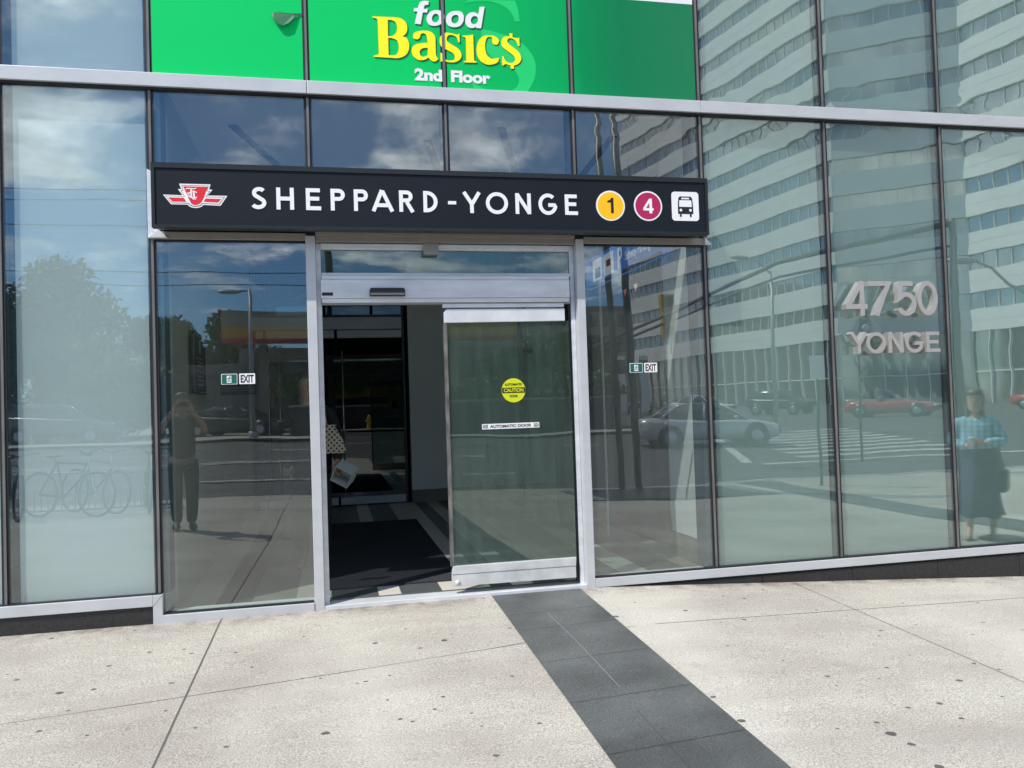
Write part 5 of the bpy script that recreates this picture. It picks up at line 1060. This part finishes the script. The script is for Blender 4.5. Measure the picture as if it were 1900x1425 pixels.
# ---- people
def skin(name, joints, edges, m_, parent, sub=2, extra=None):
    me = bpy.data.meshes.new(name); me.from_pydata([j[:3] for j in joints], edges, []); ob = bpy.data.objects.new(name, me); COL.objects.link(ob)
    md = ob.modifiers.new('s', 'SKIN'); md.use_smooth_shade = True; md.branch_smoothing = .4
    for i, j in enumerate(joints):
        sv = me.skin_vertices[0].data[i]; r_ = j[3] if isinstance(j[3], (tuple, list)) else (j[3], j[3]); sv.radius = r_; sv.use_root = (i == 0)
    sm = ob.modifiers.new('u', 'SUBSURF'); sm.levels = sub; sm.render_levels = sub
    dg = bpy.context.evaluated_depsgraph_get(); out = bpy.data.meshes.new_from_object(ob.evaluated_get(dg)); bpy.data.objects.remove(ob)
    out.name = name; out.materials.clear(); out.materials.append(m_)
    for p in out.polygons: p.use_smooth = True
    b = None
    if extra:
        b = MB(); b.add([tuple(v.co) for v in out.vertices], [tuple(p.vertices) for p in out.polygons], True); extra(b); return b.build(name, m_, parent)
    o = bpy.data.objects.new(name, out); link(o, parent); return o
def hand_chains(b, wrist, d, side, up_v, s=1.0, curl=.6):
    """five separate tapering fingers and a thumb around a palm; d = direction of the hand, side = thumb side"""
    w = Vector(wrist); d = Vector(d).normalized(); sd_ = Vector(side); sd_ = (sd_-d*sd_.dot(d)).normalized(); nn = d.cross(sd_).normalized()
    if nn.dot(Vector(up_v)) < 0: nn = -nn
    pal = w+d*.045*s
    rot = Matrix((sd_, d, nn)).transposed(); b.ellipsoid(pal, .040*s, .052*s, .017*s, 12, 8, rot)
    for k, (off, ln) in enumerate(((.028, .070), (.010, .080), (-.009, .074), (-.027, .058))):
        p = pal+sd_*off*s+d*.035*s; pts = [p]; dd = d.copy()
        for q in range(3): dd = (dd-nn*curl*(q+1)*.35).normalized(); pts.append(pts[-1]+dd*ln*s/3*(1.15-.15*q))
        b.tube(pts, [.0090*s, .0085*s, .0078*s, .0062*s], 8)
    p = pal+sd_*.030*s-d*.015*s; t1 = (sd_*.8+d*.6-nn*.2).normalized(); t2 = (sd_*.25+d*.9-nn*.4).normalized(); b.tube([p, p+t1*.032*s, p+t1*.032*s+t2*.030*s], [.0115*s, .010*s, .0075*s], 8)
def head(parent, c, m_skin, m_hair, long_=False, rz_=0, s=1.0, glasses=False, pitch_=0):
    """face looks toward local +y"""
    rings = []; prof = [(-.118, .030, .040, .040), (-.105, .050, .056, .030), (-.080, .062, .074, .014), (-.045, .070, .086, .004), (0, .076, .094, -.002), (.045, .078, .098, -.006), (.080, .072, .090, -.010), (.105, .050, .064, -.012), (.118, .018, .024, -.012)]
    n = 20
    for z, rx, ry, oy in prof: rings.append([(c[0]+s*rx*math.cos(math.tau*k/n), c[1]+s*(oy+ry*math.sin(math.tau*k/n)), c[2]+s*z) for k in range(n)])
    b = MB(); b.loft(rings)
    C_ = Vector(c); b.loft([[tuple(C_+Vector(p)*s) for p in ((-.009, .088, .030), (.009, .088, .030), (0, .094, .030))], [tuple(C_+Vector(p)*s) for p in ((-.017, .088, -.022), (.017, .088, -.022), (0, .116, -.020))], [tuple(C_+Vector(p)*s) for p in ((-.013, .086, -.032), (.013, .086, -.032), (0, .096, -.032))]])
    for sx in (-1, 1): b.ellipsoid(C_+Vector((sx*.078, -.004, -.004))*s, .010*s, .020*s, .032*s, 10, 6); b.ellipsoid(C_+Vector((sx*.028, .082, .040))*s, .020*s, .010*s, .007*s, 8, 5)
    b.ellipsoid(C_+Vector((0, .078, -.056))*s, .026*s, .014*s, .009*s, 10, 6)
    hd_o = b.build('head', m_skin, parent)
    for sx in (-1, 1):
        b = MB(); b.ellipsoid(C_+Vector((sx*.029, .084, .018))*s, .014*s, .009*s, .007*s, 10, 6); e_ = b.build('eye', M['white'], hd_o); 
        b = MB(); b.ellipsoid(C_+Vector((sx*.029, .0915, .018))*s, .006*s, .003*s, .006*s, 8, 5); b.build('iris', M['black'], hd_o)
    b = MB(); b.ellipsoid(C_+Vector((0, .0905, -.056))*s, .020*s, .003*s, .003*s, 8, 5); b.build('mouth', mat('lips', (.35, .10, .08), .5), hd_o)
    b = MB(); rings = []
    for z, k_ in ((.134, .40), (.126, .74), (.104, 1.04), (.066, 1.17), (.030, 1.20), (-.005, 1.20), (-.04, 1.15), (-.075, 1.0)) + (((-.12, 1.12), (-.17, 1.16), (-.20, 1.0)) if long_ else ()):
        ring = []
        for q in range(n):
            a = math.tau*q/n; front = math.sin(a) > .35 and z < .065; rr = k_*(.93 if front else 1.0); oy = -.012
            rx, ry = .078*rr, (.098*rr if not front else .080*rr*(.5 if z < .05 else .98)); ring.append((c[0]+s*rx*math.cos(a), c[1]+s*(oy+ry*math.sin(a)*(1 if not front else .62)), c[2]+s*z))
        rings.append(ring)
    b.loft(rings); b.build('hair', m_hair, parent)
    if glasses:
        b = MB()
        for sx in (-1, 1): b.tube([(C_.x+s*(sx*.030+.022*math.cos(a*math.tau/14)), C_.y+s*.098, C_.z+s*(.018+.016*math.sin(a*math.tau/14))) for a in range(14)], .0018, 5, True); b.tube([C_+Vector((sx*.052, .098, .02))*s, C_+Vector((sx*.078, .0, .02))*s], .0018, 5)
        b.build('glasses', M['black'], hd_o)
    return hd_o

# standing man taking a picture, facing the glass
man = empty('person', (-1.93, -5.31, gz(-1.93, -5.31)), R(-12), 'man in dark tee and trousers standing with both hands raised to his face', 'person')
J = [(0, 0, .96, (.155, .105)), (0, .005, 1.12, (.145, .100)), (0, .0, 1.30, (.165, .110)), (0, -.01, 1.43, (.115, .085)), (0, .005, 1.515, (.055, .055)), (0, .03, 1.60, (.058, .06)),
     (-.185, -.005, 1.445, .058), (-.285, .06, 1.285, .046), (-.235, .20, 1.40, .040), (-.115, .285, 1.565, .029), (.185, -.005, 1.445, .058), (.285, .06, 1.285, .046), (.235, .20, 1.40, .040), (.115, .285, 1.565, .029),
     (-.10, 0, .84, .095), (-.095, .015, .48, .062), (-.085, -.06, .10, .042), (-.10, .06, .045, (.045, .035)), (-.11, .15, .035, (.042, .026)), (.10, 0, .84, .095), (.10, .03, .48, .062), (.085, .02, .10, .042), (.10, .14, .045, (.045, .035)), (.11, .23, .035, (.042, .026))]
E_ = [(0, 1), (1, 2), (2, 3), (3, 4), (4, 5), (3, 6), (6, 7), (7, 8), (8, 9), (3, 10), (10, 11), (11, 12), (12, 13), (0, 14), (14, 15), (15, 16), (16, 17), (17, 18), (0, 19), (19, 20), (20, 21), (21, 22), (22, 23)]
def mh(b):
    hand_chains(b, (-.115, .285, 1.565), (.45, .15, .95), (.6, .3, -.5), (0, -1, 0), 1.0, .5); hand_chains(b, (.115, .285, 1.565), (-.45, .15, .95), (-.6, .3, -.5), (0, -1, 0), 1.0, .5)
skin('body', J, E_, M['skin_dark'], man, 2, mh)
head(man, (0, .03, 1.685), M['skin_dark'], M['hair_dark'])
T = [(0, 0, .88, (.190, .138)), (0, .005, 1.12, (.174, .124)), (0, 0, 1.30, (.186, .130)), (0, -.01, 1.425, (.140, .108)), (0, 0, 1.50, (.066, .064)), (-.185, -.005, 1.44, .076), (-.250, .04, 1.335, .070), (.185, -.005, 1.44, .076), (.250, .04, 1.335, .070)]
skin('shirt', T, [(0, 1), (1, 2), (2, 3), (3, 4), (3, 5), (5, 6), (3, 7), (7, 8)], M['tee'], man)
P_j = [(0, 0, 1.00, (.176, .126)), (-.10, 0, .83, .110), (-.095, .015, .48, .085), (-.085, -.055, .08, .070), (.10, 0, .83, .110), (.10, .03, .48, .085), (.085, .025, .08, .070)]
skin('trousers', P_j, [(0, 1), (1, 2), (2, 3), (0, 4), (4, 5), (5, 6)], M['trousers'], man)

for sx in (-1, 1):
    b = MB(); b.ellipsoid((sx*.10, .07+sx*.04, .05), .052, .15, .05); b.build('shoe', M['black_leather'], man)
ph = empty('phone', (-1.93+.055, -5.31+.335, gz(-1.93, -5.31)+1.655), R(-12), 'dark phone held up by the standing man', 'phone'); b = MB(); b.box(-.075, .075, -.004, .004, -.036, .036); bevelled(b.build('case', M['black'], ph), .003); b = MB(); b.cyl((-.055, .0041, .018), (-.055, .0065, .018), .009, 12); b.build('lens', M['chrome'], ph)

# woman walking past on the right
wm_ = empty('person', (7.28, -1.94, gz(7.28, -1.94)), R(48), 'woman in blue plaid shirt and long navy skirt walking along the pavement', 'person')
J = [(0, 0, .90, (.17, .13)), (0, .01, 1.05, (.15, .115)), (0, .0, 1.19, (.155, .120)), (0, -.01, 1.29, (.11, .085)), (0, .01, 1.37, (.046, .048)), (0, .03, 1.45, (.05, .055)),
     (-.165, -.01, 1.285, .052), (-.235, .02, 1.05, .042), (-.05, .20, 1.02, .028), (.165, -.01, 1.285, .052), (.245, .0, 1.06, .042), (.09, .215, 1.06, .028),
     (-.09, .02, .78, .10), (-.10, .12, .44, .062), (-.10, .06, .12, .038), (-.10, .15, .05, (.038, .028)), (-.10, .22, .025, (.036, .018)), (.09, -.02, .78, .10), (.10, -.02, .44, .062), (.11, -.14, .13, .038), (.11, -.05, .05, (.038, .028)), (.11, .02, .025, (.036, .018))]
E2 = [(0, 1), (1, 2), (2, 3), (3, 4), (4, 5), (3, 6), (6, 7), (7, 8), (3, 9), (9, 10), (10, 11), (0, 12), (12, 13), (13, 14), (14, 15), (15, 16), (0, 17), (17, 18), (18, 19), (19, 20), (20, 21)]
def wh(b):
    hand_chains(b, (-.05, .20, 1.02), (.8, .5, .15), (.2, .1, 1), (0, -1, .2), .92, .8); hand_chains(b, (.09, .215, 1.06), (-.8, .5, .05), (-.1, .1, 1), (0, -1, .2), .92, .8)
skin('body', J, E2, M['skin'], wm_, 2, wh)
head(wm_, (0, .03, 1.510), M['skin'], M['hair_grey'], True, 0, 1.02, True)
T = [(0, .0, .95, (.205, .160)), (0, .01, 1.07, (.188, .145)), (0, 0, 1.19, (.192, .150)), (0, -.01, 1.29, (.140, .108)), (0, .005, 1.365, (.066, .062)), (-.165, -.01, 1.28, .078), (-.240, .02, 1.05, .068), (-.08, .185, 1.02, .050), (.165, -.01, 1.28, .078), (.250, .0, 1.06, .068), (.11, .20, 1.06, .050)]
skin('shirt', T, [(0, 1), (1, 2), (2, 3), (3, 4), (3, 5), (5, 6), (6, 7), (3, 8), (8, 9), (9, 10)], M['plaid'], wm_)
b = MB(); rings = []
for z, rx, ry, oy in ((.99, .165, .125, 0), (.92, .185, .145, 0), (.78, .200, .165, .0), (.60, .200, .205, .03), (.42, .212, .270, .0), (.30, .225, .320, -.07), (.255, .235, .350, -.11)):
    rings.append([(rx*math.cos(math.tau*k/40)*(1+.05*math.sin(k*1.9)*(1-z)), oy+ry*math.sin(math.tau*k/40)*(1+.06*math.sin(k*2.3+1)*(1-z)), z+.02*math.sin(k*.9)*(1-z)) for k in range(40)])
b.loft(rings, cap=False); b.build('skirt', M['navy'], wm_)
for sx, yy in ((-1, .14), (1, -.06)):
    b = MB(); b.ellipsoid((sx*.105, yy+.02, .030), .040, .115, .026); b.cyl((sx*.105, yy-.07, .0), (sx*.105, yy-.065, .06), .012, 8); b.build('shoe', M['leather'], wm_)
cu_ = empty('drinks_cup', (7.28-.02*.669-.30*.743, -1.94-.02*.743+.30*.669, gz(7.28, -1.94)+1.06), R(48), 'small clear plastic cup held in front by the walking woman', 'cup'); b = MB(); b.lathe([(0, 0), (.030, 0), (.040, .12), (.043, .125), (.043, .135), (0, .14)], n=20); b.build('cup', mat('cup_plastic', (.55, .62, .66), .2), cu_)
hb_ = empty('handbag', (7.28+.24, -1.94+.10, gz(7.28, -1.94)+.66), R(48), 'black shoulder bag hanging at the walking woman side', 'bag'); b = MB(); b.box(-.06, .06, -.17, .17, -.12, .14); bevelled(b.build('bag_body', M['black_leather'], hb_), .04); b = MB(); b.tube([(0, -.13, .12), (-.05, -.06, .45), (-.10, -.02, .66), (-.06, .06, .45), (0, .13, .12)], .010, 6); b.build('strap', M['black_leather'], hb_)

wm_.scale = (1.06, 1.06, 1.06)
# person just inside the doorway, mostly hidden by the left jamb
pi = empty('person', (-.20, 1.34, .05), R(180), 'person in black clothes standing inside the hall behind the left door jamb', 'person')
J = [(0, 0, .94, (.15, .11)), (0, 0, 1.12, (.14, .10)), (0, 0, 1.28, (.155, .11)), (0, 0, 1.40, (.11, .085)), (0, .0, 1.49, .05), (0, .02, 1.57, .055), (-.175, 0, 1.41, .052), (-.235, .02, 1.15, .043), (-.235, .12, .95, .030), (.175, 0, 1.41, .052), (.225, -.02, 1.14, .043), (.16, .02, .96, .030),
     (-.09, 0, .82, .09), (-.10, .01, .46, .06), (-.10, -.01, .09, .04), (-.10, .12, .04, .036), (.09, 0, .82, .09), (.10, .01, .46, .06), (.10, -.01, .09, .04), (.10, .12, .04, .036)]
E3 = [(0, 1), (1, 2), (2, 3), (3, 4), (4, 5), (3, 6), (6, 7), (7, 8), (3, 9), (9, 10), (10, 11), (0, 12), (12, 13), (13, 14), (14, 15), (0, 16), (16, 17), (17, 18), (18, 19)]
def ih(b): hand_chains(b, (-.235, .12, .95), (0, .3, -1), (.6, .6, 0), (1, 0, 0), .95, .9); hand_chains(b, (.16, .02, .96), (-.2, .2, -1), (0, 1, 0), (-1, 0, 0), .95, .6)
skin('body', J, E3, M['skin_dark'], pi, 2, ih); head(pi, (0, .02, 1.635), M['skin_dark'], M['hair_dark'], True, 0, 1.0)
T = [(0, 0, .78, (.20, .15)), (0, 0, 1.12, (.172, .125)), (0, 0, 1.28, (.18, .13)), (0, 0, 1.40, (.13, .10)), (0, 0, 1.475, (.062, .060)), (-.175, 0, 1.405, .072), (-.238, .02, 1.15, .060), (-.237, .118, .955, .042), (.175, 0, 1.405, .072), (.228, -.02, 1.14, .060), (.155, .03, .90, .075)]
skin('jacket', T, [(0, 1), (1, 2), (2, 3), (3, 4), (3, 5), (5, 6), (6, 7), (3, 8), (8, 9), (9, 10)], M['fabric_black'], pi)
skin('trousers', [(0, 0, .99, (.168, .122)), (-.09, 0, .81, .102), (-.10, .01, .46, .08), (-.10, -.005, .07, .07), (.09, 0, .81, .102), (.10, .01, .46, .08), (.10, -.005, .07, .07)], [(0, 1), (1, 2), (2, 3), (0, 4), (4, 5), (5, 6)], M['fabric_black'], pi)
tb = empty('tote_bag', (-.02, 1.20, 1.08), 0, 'pale cloth tote bag with black polka dots just inside the doorway', 'bag'); b = MB()
b.loft([[(x, y, z) for x, y in ((-.14*k, -.05*k2), (.13*k, -.05*k2), (.13*k, .05*k2), (-.14*k, .05*k2))] for z, k, k2 in ((0, .95, .8), (.02, 1.02, 1), (.12, .8, 1), (.20, .48, .7), (.235, .30, .5), (.25, .42, .6))], sm=False)
b.build('bag_body', M['dots'], tb); b = MB(); b.tube([(-.03, 0, .23), (-.045, .0, .34), (-.05, .02, .46)], .009, 6); b.build('strap', mat('cloth_strap', (.50, .42, .36), .9), tb)
bxo = empty('open_box', (.095, 1.18, .90), 0, 'small white open box held tilted in the doorway below the tote bag', 'box'); bxo.rotation_euler = (R(20), R(28), R(-15)); b = MB(); s = .082
for q in ((-s, s, -s, s, -.078, -.074), (-s, -s+.004, -s, s, -.0739, .07), (s-.004, s, -s, s, -.0739, .07), (-s+.0041, s-.0041, s-.004, s, -.0739, .07)): b.box(*q)
b.box(-s+.0041, s-.0041, -s, s, .0661, .07); b.build('box_walls', mat('card_white', (.42, .46, .46), .6), bxo)
tag(box('ground_slope_fill', M['asphalt'], 0, .1, -5, -4.9, -8, -7.9), kind='structure') if False else None
